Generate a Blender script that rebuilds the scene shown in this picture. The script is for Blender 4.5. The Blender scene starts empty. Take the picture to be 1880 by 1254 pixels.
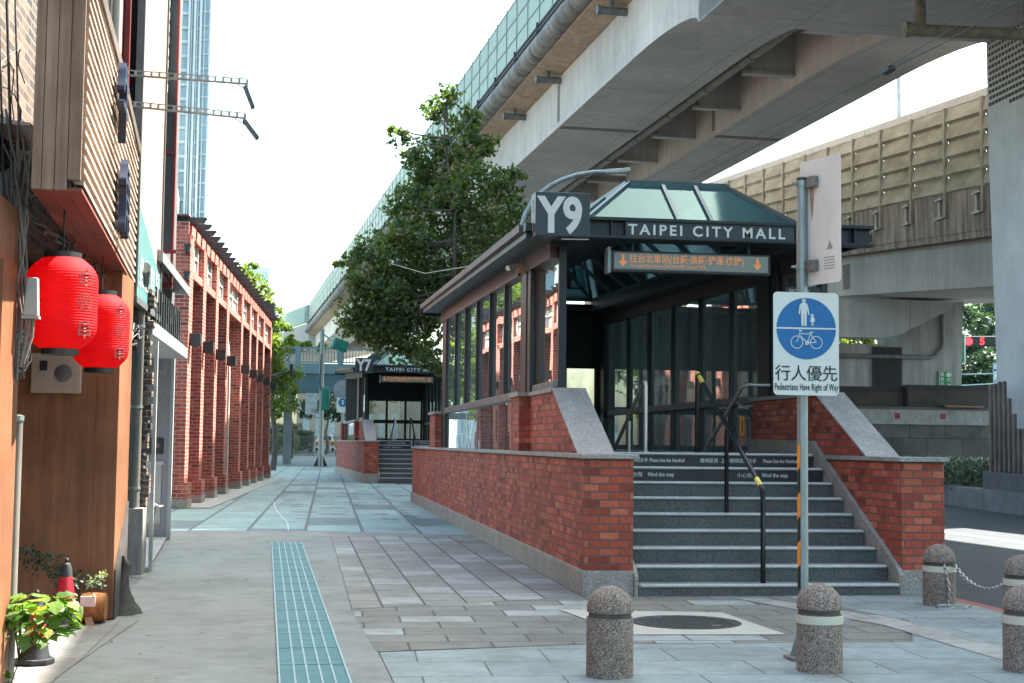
import bpy, bmesh, math, random
from mathutils import Vector, Matrix
from math import sin, cos, pi, radians as RAD
random.seed(7)
S = bpy.context.scene
COL = S.collection
# ---------------------------------------------------------------- camera
cam = bpy.data.cameras.new("Camera"); co = bpy.data.objects.new("Camera", cam); COL.objects.link(co)
yaw, pitch, roll = .1447, .0716, .0113
fw = Vector((sin(yaw)*cos(pitch), cos(yaw)*cos(pitch), sin(pitch)))
rt = Vector((cos(yaw), -sin(yaw), 0)); up = rt.cross(fw)
r2 = rt*cos(roll) + up*sin(roll); u2 = up*cos(roll) - rt*sin(roll)
mx = Matrix((r2, u2, -fw)).transposed().to_4x4(); mx.translation = (-2.7537, -13.937, 1.4901)
co.matrix_world = mx
cam.sensor_width = 36; cam.lens = 50.24; cam.clip_end = 2000; cam.clip_start = .1
S.camera = co
# ---------------------------------------------------------------- sky, sun, exposure
SUN_EL, SUN_AZ = RAD(55), RAD(27)            # azimuth: from +X turned towards +Y
w = bpy.data.worlds.new("World"); S.world = w; w.use_nodes = True
nt = w.node_tree; bg = nt.nodes["Background"]
sky = nt.nodes.new("ShaderNodeTexSky"); sky.sky_type = 'NISHITA'; sky.sun_disc = False
sky.sun_elevation = SUN_EL; sky.sun_rotation = pi/2 - SUN_AZ
sky.air_density = 1.1; sky.dust_density = 4.0; sky.ozone_density = 1.0
wm = nt.nodes.new("ShaderNodeMix"); wm.data_type = 'RGBA'; wm.blend_type = 'MULTIPLY'; wm.inputs[0].default_value = 1
wm.inputs[7].default_value = (.90, 1., .91, 1)
nt.links.new(sky.outputs[0], wm.inputs[6]); nt.links.new(wm.outputs[2], bg.inputs[0]); bg.inputs[1].default_value = .125
sun = bpy.data.lights.new("Sun", 'SUN'); sun.energy = 5.0; sun.angle = RAD(.5); sun.color = (1, .94, .85)
so = bpy.data.objects.new("Sun", sun); COL.objects.link(so)
sd = Vector((cos(SUN_EL)*cos(SUN_AZ), cos(SUN_EL)*sin(SUN_AZ), sin(SUN_EL)))
so.rotation_euler = sd.to_track_quat('Z', 'Y').to_euler(); so.location = (30, 20, 60)
S.view_settings.view_transform = 'Standard'; S.view_settings.look = 'None'
S.view_settings.exposure = 2.5; S.view_settings.gamma = 1
S.cycles.max_bounces = 8; S.cycles.diffuse_bounces = 4; S.cycles.transparent_max_bounces = 16
S.cycles.use_denoising = True
S.cycles.caustics_reflective = False; S.cycles.caustics_refractive = False
S.cycles.sample_clamp_indirect = 6

# ---------------------------------------------------------------- materials
MATS = {}
def newmat(name):
    m = bpy.data.materials.new(name); m.use_nodes = True; MATS[name] = m
    return m, m.node_tree, m.node_tree.nodes["Principled BSDF"]
def nd(t, typ, **kw):
    n = t.nodes.new(typ)
    for k, v in kw.items():
        if k.startswith('i_'): n.inputs[int(k[2:]) if k[2:].isdigit() else k[2:].replace('_', ' ')].default_value = v
        else: setattr(n, k, v)
    return n
def ramp(t, pts):
    n = t.nodes.new("ShaderNodeValToRGB"); e = n.color_ramp.elements
    while len(e) < len(pts): e.new(.5)
    for q, (p, c) in zip(e, pts): q.position = p; q.color = (*c, 1)
    return n
def mixc(t, a, b, fac, mode='MIX'):
    n = t.nodes.new("ShaderNodeMix"); n.data_type = 'RGBA'; n.blend_type = mode
    for s, v in ((6, a), (7, b), (0, fac)):
        if hasattr(v, 'node'): t.links.new(v, n.inputs[s])
        else: n.inputs[s].default_value = v if s == 0 else (*v, 1)
    return n.outputs[2]
def coords(t, kind='Object', scale=(1, 1, 1), rot=0):
    c = nd(t, "ShaderNodeTexCoord"); mp = nd(t, "ShaderNodeMapping")
    mp.inputs['Scale'].default_value = scale; mp.inputs['Rotation'].default_value = (0, 0, rot)
    t.links.new(c.outputs[kind], mp.inputs[0]); return mp.outputs[0]
def noise(t, vec, scale, detail=4, rough=.6):
    n = nd(t, "ShaderNodeTexNoise"); n.inputs['Scale'].default_value = scale
    n.inputs['Detail'].default_value = detail; n.inputs['Roughness'].default_value = rough
    t.links.new(vec, n.inputs['Vector']); return n.outputs[0]
def bump(t, b, h, strength=.3, dist=.01):
    n = nd(t, "ShaderNodeBump"); n.inputs['Strength'].default_value = strength; n.inputs['Distance'].default_value = dist
    t.links.new(h, n.inputs['Height']); t.links.new(n.outputs[0], b.inputs['Normal'])
def plain(name, c, rough=.6, metal=0., var=.25, scale=3., c2=None, stretch=(1, 1, 1), bmp=0., emit=0., spec=.5):
    """colour broken up by noise between c*(1-var) and c2 or c*(1+var)"""
    m, t, b = newmat(name)
    v = coords(t, scale=stretch)
    lo = tuple(x*(1-var) for x in c); hi = c2 or tuple(min(1, x*(1+var)) for x in c)
    f = noise(t, v, scale, 6, .65)
    r = ramp(t, [(.3, lo), (.7, hi)]); t.links.new(f, r.inputs[0])
    t.links.new(r.outputs[0], b.inputs['Base Color'])
    b.inputs['Roughness'].default_value = rough; b.inputs['Metallic'].default_value = metal
    b.inputs['Specular IOR Level'].default_value = spec
    if bmp: bump(t, b, noise(t, v, scale*6, 3), bmp)
    if emit:
        b.inputs['Emission Color'].default_value = (*c, 1); b.inputs['Emission Strength'].default_value = emit
    return m
def wallcoord(t):
    c = nd(t, "ShaderNodeTexCoord"); sx = nd(t, "ShaderNodeSeparateXYZ"); t.links.new(c.outputs['Object'], sx.inputs[0])
    ad = nd(t, "ShaderNodeMath", operation='ADD'); t.links.new(sx.outputs[0], ad.inputs[0]); t.links.new(sx.outputs[1], ad.inputs[1])
    cb = nd(t, "ShaderNodeCombineXYZ"); t.links.new(ad.outputs[0], cb.inputs[0]); t.links.new(sx.outputs[2], cb.inputs[1])
    return cb.outputs[0], c.outputs['Object']
def bricktex(t, vec, wd, ht, mortar, off=.5, seed=(0, 0, 0, 1), c2=(1, 1, 1, 1)):
    n = nd(t, "ShaderNodeTexBrick"); n.offset = off; n.squash = 1
    n.inputs['Color1'].default_value = (0, 0, 0, 1); n.inputs['Color2'].default_value = c2
    n.inputs['Mortar'].default_value = (.5, .5, .5, 1)
    n.inputs['Scale'].default_value = 1; n.inputs['Mortar Size'].default_value = mortar
    n.inputs['Mortar Smooth'].default_value = .1
    n.inputs['Brick Width'].default_value = wd; n.inputs['Row Height'].default_value = ht
    t.links.new(vec, n.inputs['Vector']); return n
def brickmat(name, tones, mortar_c, wd=.205, ht=.079, mortar=.006, dirt=.35):
    m, t, b = newmat(name)
    v, ob = wallcoord(t)
    n = bricktex(t, v, wd, ht, mortar)
    r = ramp(t, tones); t.links.new(n.outputs['Color'], r.inputs[0])
    f1 = noise(t, ob, 25, 5, .7); g = ramp(t, [(.3, (.72, .7, .7)), (.75, (1.15, 1.1, 1.1))]); t.links.new(f1, g.inputs[0])
    c = mixc(t, r.outputs[0], g.outputs[0], 1, 'MULTIPLY')
    f2 = noise(t, ob, .9, 5, .6); g2 = ramp(t, [(.35, (1-dirt,)*3), (.6, (1, 1, 1))]); t.links.new(f2, g2.inputs[0])
    c = mixc(t, c, g2.outputs[0], 1, 'MULTIPLY')
    f3 = noise(t, ob, 3.2, 6, .72); g3 = ramp(t, [(.60, (0, 0, 0)), (.78, (.30, .30, .30))]); t.links.new(f3, g3.inputs[0])
    c = mixc(t, c, (.55, .47, .42), g3.outputs[0])
    c = mixc(t, c, mortar_c, n.outputs['Fac'])
    t.links.new(c, b.inputs['Base Color']); b.inputs['Roughness'].default_value = .8
    mm = nd(t, "ShaderNodeMath", operation='MULTIPLY_ADD'); t.links.new(n.outputs['Fac'], mm.inputs[0]); mm.inputs[1].default_value = -1
    t.links.new(f1, mm.inputs[2]); bump(t, b, mm.outputs[0], .55, .008)
    return m
def pavermat(name, c1, c2, joint, wd, ht, mortar=.006, accent=None, prob=.12, rot=0., dirt=.3, off=.5, rough=.75):
    m, t, b = newmat(name)
    v = coords(t, 'Object', rot=rot)
    n = bricktex(t, v, wd, ht, mortar, off)
    c = mixc(t, c1, c2, n.outputs['Color'])
    if accent:
        gt = nd(t, "ShaderNodeMath", operation='GREATER_THAN'); t.links.new(n.outputs['Color'], gt.inputs[0]); gt.inputs[1].default_value = 1-prob
        c = mixc(t, c, accent, gt.outputs[0])
    f = noise(t, v, .7, 6, .65); g = ramp(t, [(.3, (1-dirt,)*3), (.65, (1.06,)*3)]); t.links.new(f, g.inputs[0])
    c = mixc(t, c, g.outputs[0], 1, 'MULTIPLY')
    f3 = noise(t, v, 160, 2, .5); g3 = ramp(t, [(.3, (.8,)*3), (.7, (1.15,)*3)]); t.links.new(f3, g3.inputs[0])
    c = mixc(t, c, g3.outputs[0], 1, 'MULTIPLY')
    f4 = noise(t, v, 5, 4, .7); g4 = ramp(t, [(.42, (.82,)*3), (.58, (1,)*3)]); t.links.new(f4, g4.inputs[0])
    c = mixc(t, c, g4.outputs[0], .6, 'MULTIPLY')
    f5 = noise(t, v, 2.1, 6, .75); g5 = ramp(t, [(.40, (.74, .73, .71)), (.50, (1, 1, 1))]); t.links.new(f5, g5.inputs[0])
    c = mixc(t, c, g5.outputs[0], .7, 'MULTIPLY')
    sp_n = nd(t, "ShaderNodeTexVoronoi"); sp_n.inputs['Scale'].default_value = 3.3; t.links.new(v, sp_n.inputs['Vector'])
    g6 = ramp(t, [(.035, (.62, .61, .6)), (.06, (1, 1, 1))]); t.links.new(sp_n.outputs['Distance'], g6.inputs[0])
    c = mixc(t, c, g6.outputs[0], .7, 'MULTIPLY')
    c = mixc(t, c, joint, n.outputs['Fac'])
    t.links.new(c, b.inputs['Base Color']); b.inputs['Roughness'].default_value = rough
    mm = nd(t, "ShaderNodeMath", operation='MULTIPLY_ADD'); t.links.new(n.outputs['Fac'], mm.inputs[0]); mm.inputs[1].default_value = -2
    t.links.new(f3, mm.inputs[2]); bump(t, b, mm.outputs[0], .35, .006)
    return m
def granite(name, c, spread=.5, scale=90, rough=.6, stain=None):
    m, t, b = newmat(name)
    v = coords(t)
    n = nd(t, "ShaderNodeTexVoronoi"); n.inputs['Scale'].default_value = scale; t.links.new(v, n.inputs['Vector'])
    sx = nd(t, "ShaderNodeSeparateColor"); t.links.new(n.outputs['Color'], sx.inputs[0])
    r = ramp(t, [(.1, tuple(x*(1-spread) for x in c)), (.55, c), (.95, tuple(min(1, x*(1+spread)) for x in c))])
    t.links.new(sx.outputs[0], r.inputs[0])
    f = noise(t, v, 2.5, 6, .7); g = ramp(t, [(.35, (.66, .64, .62)), (.62, (1, 1, 1))]); t.links.new(f, g.inputs[0])
    c = mixc(t, r.outputs[0], g.outputs[0], .8, 'MULTIPLY')
    if stain:
        f2 = noise(t, v, 1.3, 4, .6); gg = ramp(t, [(.5, (0, 0, 0)), (.72, (1, 1, 1))]); t.links.new(f2, gg.inputs[0])
        c = mixc(t, c, stain, gg.outputs[0])
    t.links.new(c, b.inputs['Base Color']); b.inputs['Roughness'].default_value = rough
    bump(t, b, sx.outputs[0], .15, .004)
    return m
def concrete(name, c, streak=.5, scale=.5, rough=.85, grid=None):
    m, t, b = newmat(name)
    v = coords(t); vs = coords(t, scale=(1.6, 1.6, .12))
    f = noise(t, v, scale, 7, .65); r = ramp(t, [(.3, tuple(x*.72 for x in c)), (.7, tuple(x*1.12 for x in c))]); t.links.new(f, r.inputs[0])
    f2 = noise(t, vs, 2.2, 6, .75); g = ramp(t, [(.38, (1-streak, 1-streak, 1-streak*.95)), (.6, (1, 1, 1))]); t.links.new(f2, g.inputs[0])
    cc = mixc(t, r.outputs[0], g.outputs[0], 1, 'MULTIPLY')
    f3 = noise(t, v, 30, 3, .6); g3 = ramp(t, [(.3, (.9,)*3), (.7, (1.06,)*3)]); t.links.new(f3, g3.inputs[0])
    cc = mixc(t, cc, g3.outputs[0], 1, 'MULTIPLY')
    if grid:
        n = bricktex(t, coords(t), grid[0], grid[1], .03, 0)
        cc = mixc(t, cc, tuple(x*.6 for x in c), n.outputs['Fac'])
    t.links.new(cc, b.inputs['Base Color']); b.inputs['Roughness'].default_value = rough
    bump(t, b, f3, .15, .01)
    return m
def wood(name, c1, c2, scale=1., axis='Z', rough=.6, plank=None):
    m, t, b = newmat(name)
    st = {'Z': (9, 9, .5), 'Y': (9, .5, 9), 'X': (.5, 9, 9)}[axis]
    v = coords(t, scale=tuple(x*scale for x in st))
    f = noise(t, v, 2.5, 7, .65)
    r = ramp(t, [(.28, c1), (.5, tuple((a+q)/2 for a, q in zip(c1, c2))), (.72, c2)]); t.links.new(f, r.inputs[0])
    f2 = noise(t, coords(t), 1.2, 4, .6); g = ramp(t, [(.35, (.65, .63, .62)), (.65, (1.05, 1.05, 1.05))]); t.links.new(f2, g.inputs[0])
    c = mixc(t, r.outputs[0], g.outputs[0], 1, 'MULTIPLY')
    t.links.new(c, b.inputs['Base Color']); b.inputs['Roughness'].default_value = rough
    bump(t, b, f, .25, .004); return m
def glassmat(name, tint=(.55, .65, .65), ior=1.5, boost=0., rough=.01, dirt=.06):
    m = bpy.data.materials.new(name); m.use_nodes = True; MATS[name] = m; t = m.node_tree
    t.nodes.remove(t.nodes["Principled BSDF"]); out = t.nodes["Material Output"]
    tr = nd(t, "ShaderNodeBsdfTransparent"); tr.inputs[0].default_value = (*tint, 1)
    gl = nd(t, "ShaderNodeBsdfGlossy"); gl.inputs[0].default_value = (.92, .95, .95, 1); gl.inputs['Roughness'].default_value = rough
    f = nd(t, "ShaderNodeFresnel"); f.inputs[0].default_value = ior
    a = nd(t, "ShaderNodeMath", operation='ADD', use_clamp=True); a.inputs[1].default_value = boost; t.links.new(f.outputs[0], a.inputs[0])
    mx_ = nd(t, "ShaderNodeMixShader"); t.links.new(a.outputs[0], mx_.inputs[0]); t.links.new(tr.outputs[0], mx_.inputs[1]); t.links.new(gl.outputs[0], mx_.inputs[2])
    df = nd(t, "ShaderNodeBsdfDiffuse"); df.inputs[0].default_value = (.45, .5, .5, 1)
    v = coords(t, scale=(1, 1, .25)); n = noise(t, v, 2., 5, .7); rr = ramp(t, [(.35, (dirt*.9,)*3), (.8, (dirt*3,)*3)]); t.links.new(n, rr.inputs[0])
    m2 = nd(t, "ShaderNodeMixShader"); t.links.new(rr.outputs[0], m2.inputs[0]); t.links.new(mx_.outputs[0], m2.inputs[1]); t.links.new(df.outputs[0], m2.inputs[2])
    t.links.new(m2.outputs[0], out.inputs[0])
    # faint waviness of the panes
    nb = noise(t, coords(t), 1.1, 1, .5); bb = nd(t, "ShaderNodeBump"); bb.inputs['Strength'].default_value = .02; bb.inputs['Distance'].default_value = .1
    t.links.new(nb, bb.inputs['Height']); t.links.new(bb.outputs[0], gl.inputs['Normal'])
    return m
def leafmat(name, tones, trans=.35):
    m = bpy.data.materials.new(name); m.use_nodes = True; MATS[name] = m; t = m.node_tree
    b = t.nodes["Principled BSDF"]; out = t.nodes["Material Output"]
    g = nd(t, "ShaderNodeNewGeometry"); r = ramp(t, tones); t.links.new(g.outputs['Random Per Island'], r.inputs[0])
    t.links.new(r.outputs[0], b.inputs['Base Color']); b.inputs['Roughness'].default_value = .5
    tl = nd(t, "ShaderNodeBsdfTranslucent"); c = mixc(t, r.outputs[0], (1.6, 1.9, .5), 1, 'MULTIPLY'); t.links.new(c, tl.inputs[0])
    mx_ = nd(t, "ShaderNodeMixShader"); mx_.inputs[0].default_value = trans
    t.links.new(b.outputs[0], mx_.inputs[1]); t.links.new(tl.outputs[0], mx_.inputs[2]); t.links.new(mx_.outputs[0], out.inputs[0])
    return m

BR = brickmat("brick_red", [(0, (.22, .045, .032)), (.2, (.40, .078, .047)), (.6, (.50, .105, .062)), (1, (.62, .19, .115))], (.12, .075, .06), .205, .079, .0075)
BR2 = brickmat("brick_market", [(0, (.13, .035, .03)), (.1, (.36, .062, .042)), (.6, (.47, .09, .055)), (1, (.56, .14, .085))], (.36, .29, .25), .23, .085, .009, .25)
BRO = brickmat("brick_old", [(0, (.05, .036, .03)), (.5, (.13, .085, .06)), (1, (.22, .15, .105))], (.16, .14, .115), .22, .07, .009, .6)
GR = granite("granite_pale", (.36, .355, .34), .35, 120)
GRP = granite("granite_plinth", (.33, .315, .29), .4, 110, stain=(.3, .22, .15))
GRD = granite("granite_riser", (.095, .105, .105), .4, 110, .55)
GRT = granite("granite_tread", (.22, .235, .235), .3, 110, .5)
GRB = granite("granite_bollard", (.26, .205, .175), .65, 150, .8)
GRW = granite("granite_wall_dark", (.10, .10, .105), .3, 60, .6)
GRL = granite("granite_wall_light", (.36, .36, .355), .25, 60, .6)
NOS = plain("nosing_strip", (.58, .59, .57), .6, 0, .18, 8)
STL = plain("steel_blueblack", (.012, .021, .026), .38, .2, .25, 4)
STB = plain("steel_brown", (.055, .035, .033), .45, .3, .3, 6)
SIG = plain("sign_slate", (.02, .032, .04), .35, 0, .1, 3)
LET = plain("lettering_white", (.62, .64, .62), .5, 0, .06, 10)
LETP = plain("lettering_pinkish", (.5, .36, .33), .5, 0, .1, 10)
BLK = plain("black_panel", (.018, .021, .024), .45, 0, .2, 5)
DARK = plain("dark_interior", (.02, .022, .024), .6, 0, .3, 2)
GL = glassmat("glass_window", (.42, .52, .52), 1.5, .06)
GLI = glassmat("glass_inner", (.82, .90, .90), 1.5, .14, .02, .16)  # raised dirt film, partly a grey tone standing in for bright reflections
def skyglass():
    m = bpy.data.materials.new("glass_skylight"); m.use_nodes = True; MATS["glass_skylight"] = m; t = m.node_tree
    t.nodes.remove(t.nodes["Principled BSDF"]); out = t.nodes["Material Output"]
    v = coords(t, scale=(1, .3, .3)); n = noise(t, v, 1.6, 5, .65); r = ramp(t, [(.35, (.13, .29, .30)), (.7, (.20, .40, .41))]); t.links.new(n, r.inputs[0])
    df = nd(t, "ShaderNodeBsdfDiffuse"); tl = nd(t, "ShaderNodeBsdfTranslucent"); tr = nd(t, "ShaderNodeBsdfTransparent"); tr.inputs[0].default_value = (.45, .75, .75, 1)
    gl = nd(t, "ShaderNodeBsdfGlossy"); gl.inputs[0].default_value = (.6, .8, .8, 1); gl.inputs['Roughness'].default_value = .06
    t.links.new(r.outputs[0], df.inputs[0]); t.links.new(r.outputs[0], tl.inputs[0])
    def mix(a, q, f):
        x = nd(t, "ShaderNodeMixShader"); t.links.new(a.outputs[0], x.inputs[1]); t.links.new(q.outputs[0], x.inputs[2])
        if hasattr(f, 'outputs'): t.links.new(f.outputs[0], x.inputs[0])
        else: x.inputs[0].default_value = f
        return x
    fr = nd(t, "ShaderNodeFresnel"); fr.inputs[0].default_value = 1.4
    t.links.new(mix(mix(mix(df, tl, .5), tr, .62), gl, fr).outputs[0], out.inputs[0]); return m
GLS = skyglass()
STS = plain("stainless", (.58, .56, .53), .38, .55, .1, 3)
BLKR = plain("rail_black", (.012, .016, .022), .18, .6, .15, 4)
YEL = plain("yellow_tape", (.75, .6, .12), .5, 0, .15, 12)
ORA = plain("orange_tape", (.85, .27, .02), .5, 0, .1, 9)
GALV = plain("galvanised", (.25, .29, .29), .45, .55, .25, 9, stretch=(1, 1, .4))
WHT = plain("sign_white", (.66, .67, .63), .5, 0, .05, 3)
BLU = plain("sign_blue", (.002, .125, .33), .4, 0, .06, 4)
BLKT = plain("text_black", (.015, .015, .015), .6)
SGB = plain("sign_back_aluminium", (.74, .65, .59), .6, .0, .12, 2.2, c2=(.82, .78, .74), stretch=(1, 1, .3))
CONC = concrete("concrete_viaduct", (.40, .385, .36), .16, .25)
CONW = concrete("concrete_web", (.70, .63, .56), .15, .25)  # light from the open sky on the webs is put into this paler colour
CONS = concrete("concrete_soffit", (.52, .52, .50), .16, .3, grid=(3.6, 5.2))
CONT = concrete("concrete_tan", (.50, .37, .27), .35, .5)
COND = concrete("concrete_parapet_dirty", (.30, .25, .21), .75, .6)
PANT = plain("barrier_panel_tan", (.235, .22, .165), .8, 0, .35, 1.2, c2=(.33, .315, .245), stretch=(.6, .6, 1.4))
POSTM = plain("barrier_post", (.22, .21, .17), .6, .3, .25, 3)
ASP = plain("asphalt", (.045, .055, .062), .85, 0, .25, 2.5, bmp=.3)
LINE = plain("road_line_white", (.62, .64, .62), .7, 0, .15, 8)
REDL = plain("kerb_red", (.30, .10, .09), .7, 0, .25, 6)
def barriermat():
    m = bpy.data.materials.new("barrier_acrylic"); m.use_nodes = True; MATS["barrier_acrylic"] = m; t = m.node_tree
    b = t.nodes["Principled BSDF"]; out = t.nodes["Material Output"]
    b.inputs['Base Color'].default_value = (.22, .29, .28, 1); b.inputs['Roughness'].default_value = .25
    tl = nd(t, "ShaderNodeBsdfTranslucent"); tl.inputs[0].default_value = (.30, .39, .37, 1)
    mx_ = nd(t, "ShaderNodeMixShader"); mx_.inputs[0].default_value = .45
    t.links.new(b.outputs[0], mx_.inputs[1]); t.links.new(tl.outputs[0], mx_.inputs[2]); t.links.new(mx_.outputs[0], out.inputs[0])
    return m
ACR = barriermat()

# ---------------------------------------------------------------- mesh helpers
class MB:
    def __init__(s): s.v = []; s.f = []; s.m = []; s.p = []
    def prims(s):
        e = s.p+[(len(s.v), len(s.f))]; return [(a[0], q[0], a[1], q[1]) for a, q in zip(e, e[1:])]
    def add(s, vs, fs, mi=0):
        o = len(s.v); s.p.append((o, len(s.f))); s.v += [tuple(p) for p in vs]; s.f += [tuple(i+o for i in q) for q in fs]; s.m += [mi]*len(fs); return s
    def box(s, x0, x1, y0, y1, z0, z1, mi=0, zf=None):
        zf = zf or (lambda y: 0)
        v = [(x, y, z+zf(y)) for z in (z0, z1) for y in (y0, y1) for x in (x0, x1)]
        return s.add(v, [(0, 2, 3, 1), (4, 5, 7, 6), (0, 1, 5, 4), (2, 6, 7, 3), (0, 4, 6, 2), (1, 3, 7, 5)], mi)
    def bar(s, a, b, wd, ht, mi=0, upv=(0, 0, 1)):
        """box beam from a to b"""
        a = Vector(a); b = Vector(b); d = (b-a).normalized(); u = Vector(upv)
        if abs(d.dot(u)) > .98: u = Vector((1, 0, 0))
        r = d.cross(u).normalized()*wd/2; u = r.cross(d).normalized()*ht/2
        v = [p+r*i+u*j for p in (a, b) for j in (-1, 1) for i in (-1, 1)]
        return s.add(v, [(0, 1, 3, 2), (4, 6, 7, 5), (0, 4, 5, 1), (2, 3, 7, 6), (0, 2, 6, 4), (1, 5, 7, 3)], mi)
    def prism(s, poly, ext, mi=0):
        """closed polygon of 3d points extruded by a vector"""
        n = len(poly); e = Vector(ext); v = [Vector(p) for p in poly]; v += [p+e for p in v]
        return s.add(v, [tuple(range(n-1, -1, -1)), tuple(range(n, 2*n))] + [(i, (i+1) % n, n+(i+1) % n, n+i) for i in range(n)], mi)
    def tube(s, pts, r, n=10, mi=0, cap=True):
        pts = [Vector(p) for p in pts]; rr = r if isinstance(r, (list, tuple)) else [r]*len(pts)
        rings = []; prev = None
        for i, p in enumerate(pts):
            d = (pts[min(i+1, len(pts)-1)]-pts[max(i-1, 0)]).normalized()
            if prev is None:
                u = Vector((0, 0, 1)) if abs(d.z) < .9 else Vector((1, 0, 0)); u = (u-d*u.dot(d)).normalized()
            else: u = (prev-d*prev.dot(d)).normalized()
            prev = u; v = d.cross(u)
            rings += [p+(u*cos(2*pi*k/n)+v*sin(2*pi*k/n))*rr[i] for k in range(n)]
        f = [(i*n+k, i*n+(k+1) % n, (i+1)*n+(k+1) % n, (i+1)*n+k) for i in range(len(pts)-1) for k in range(n)]
        if cap: f += [tuple(range(n-1, -1, -1)), tuple(range((len(pts)-1)*n, len(pts)*n))]
        return s.add(rings, f, mi)
    def lathe(s, prof, c=(0, 0, 0), n=28, mi=0):
        """prof: list of (radius, z)"""
        v = [(c[0]+r*cos(2*pi*k/n), c[1]+r*sin(2*pi*k/n), c[2]+z) for r, z in prof for k in range(n)]
        f = [(i*n+k, i*n+(k+1) % n, (i+1)*n+(k+1) % n, (i+1)*n+k) for i in range(len(prof)-1) for k in range(n)]
        f += [tuple(range(n-1, -1, -1)), tuple(range((len(prof)-1)*n, len(prof)*n))]
        return s.add(v, f, mi)
    def quad(s, a, b, c, d, mi=0): return s.add([a, b, c, d], [(0, 1, 2, 3)], mi)
    def build(s, name, mat, parent=None, bev=0., smooth=False, sharp=None):
        me = bpy.data.meshes.new(name); me.from_pydata(s.v, [], s.f)
        for m in (mat if isinstance(mat, (list, tuple)) else [mat]): me.materials.append(m)
        if max(s.m, default=0): me.polygons.foreach_set('material_index', s.m)
        me.validate(); 
        if smooth:
            me.polygons.foreach_set('use_smooth', [True]*len(me.polygons))
            me.set_sharp_from_angle(angle=RAD(sharp or 40))
        me.update()
        o = bpy.data.objects.new(name, me); COL.objects.link(o)
        if parent: o.parent = parent
        if bev:
            b = o.modifiers.new("bevel", 'BEVEL'); b.width = bev; b.segments = 2; b.limit_method = 'ANGLE'; b.angle_limit = RAD(40)
        return o
def each(b, name, mat, parent=None, bev=0.):
    """every primitive gathered in b becomes a mesh object of its own"""
    out = []
    for v0, v1, f0, f1 in b.prims():
        c = MB(); c.v = b.v[v0:v1]; c.f = [tuple(i-v0 for i in f) for f in b.f[f0:f1]]; c.m = [0]*len(c.f); out.append(c.build(name, mat, parent, bev))
    return out
def fixn(o):
    bm = bmesh.new(); bm.from_mesh(o.data); bmesh.ops.recalc_face_normals(bm, faces=bm.faces); bm.to_mesh(o.data); bm.free(); return o
def tag(o, label=None, cat=None, group=None, kind=None):
    if label: o['label'] = label
    if cat: o['category'] = cat
    if group: o['group'] = group
    if kind: o['kind'] = kind
    return o
def thing(name, label, cat, loc=(0, 0, 0), rz=0., group=None):
    o = bpy.data.objects.new(name, None); COL.objects.link(o); o.location = loc; o.rotation_euler = (0, 0, rz); o.empty_display_size = .2
    return tag(o, label, cat, group)
def copy_tree(o, parent=None):
    c = o.copy(); COL.objects.link(c)
    if parent: c.parent = parent
    for ch in list(o.children): copy_tree(ch, c)
    return c
def structure(o): o['kind'] = 'structure'; return o
FACE = {'-Y': (pi/2, 0, 0), '-X': (pi/2, 0, -pi/2), '+X': (pi/2, 0, pi/2)}
def text(body, size, mat, parent, loc, face='-Y', name='lettering', bold=0., ext=.003, align='LEFT', sx=1., spacing=1.):
    cu = bpy.data.curves.new(name, 'FONT'); cu.body = body; cu.size = size; cu.extrude = ext; cu.offset = bold*size
    cu.align_x = align; cu.space_character = spacing; cu.resolution_u = 4
    t = bpy.data.objects.new("tmp", cu)
    me = bpy.data.meshes.new_from_object(t); me.name = name
    bpy.data.objects.remove(t); bpy.data.curves.remove(cu)
    me.materials.clear(); me.materials.append(mat)
    if sx != 1.: me.transform(Matrix.Diagonal((sx, 1, 1, 1)))
    o = bpy.data.objects.new(name, me); COL.objects.link(o)
    o.parent = parent; o.location = loc; o.rotation_euler = FACE[face] if isinstance(face, str) else face
    return o

# ================================================================ GROUND
def sheet(name, poly, z, mat, kind='structure', sub=0):
    b = MB(); n = len(poly); b.add([(x, y, z) for x, y in poly], [tuple(range(n))]); o = b.build(name, mat); o['kind'] = kind; return fixn(o)
GROUND = plain("ground_dusty", (.075, .085, .085), .9, 0, .2, .4, bmp=.2)
b = MB(); ys = [-60, 72, 78, 84, 90, 96, 102, 110, 140, 400]; zs = [-.16, -.16, -.08, .05, .22, .38, .52, .66, .75, .8]
for i in range(len(ys)-1): b.add([(-120, ys[i], zs[i]), (160, ys[i], zs[i]), (160, ys[i+1], zs[i+1]), (-120, ys[i+1], zs[i+1])], [(0, 1, 2, 3)])
structure(b.build("ground", [GROUND]))
structure(MB().box(-9, 3.6, -14.5, 72, -.15, 0).build("pavement_base", concrete("pave_base", (.2, .2, .2), .2)))
structure(MB().box(3.604, 3.76, -14.5, 72, -.15, .002).build("kerb", plain("kerb_stone", (.26, .25, .245), .8, 0, .2, 5), bev=.012))
sheet("kerb_red_line", [(3.61, -14), (3.75, -14), (3.75, 60), (3.61, 60)], .006, REDL)
b = MB(); b.add([(3.76, -60, -.11), (60, -60, -.11), (60, 72, -.11), (3.76, 72, -.11)], [(0, 1, 2, 3)]); structure(b.build("road", ASP))
for i, (xa, xb) in enumerate(((9.42, 9.57),)):
    sheet("lane_line", [(xa, -30), (xb, -30), (xb+.2, 60), (xa+.2, 60)], -.106, LINE)
b = MB(); yy = [72.0, 78, 84, 90, 96.0]; zz = [-.02, -.07, .06, .23, .39]
for i in range(4): b.add([(-60, yy[i], zz[i]), (60, yy[i], zz[i]), (60, yy[i+1], zz[i+1]), (-60, yy[i+1], zz[i+1])], [(0, 1, 2, 3)])
structure(b.build("cross_street", plain("asphalt_teal", (.10, .135, .145), .8, 0, .15, 1.5)))
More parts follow.
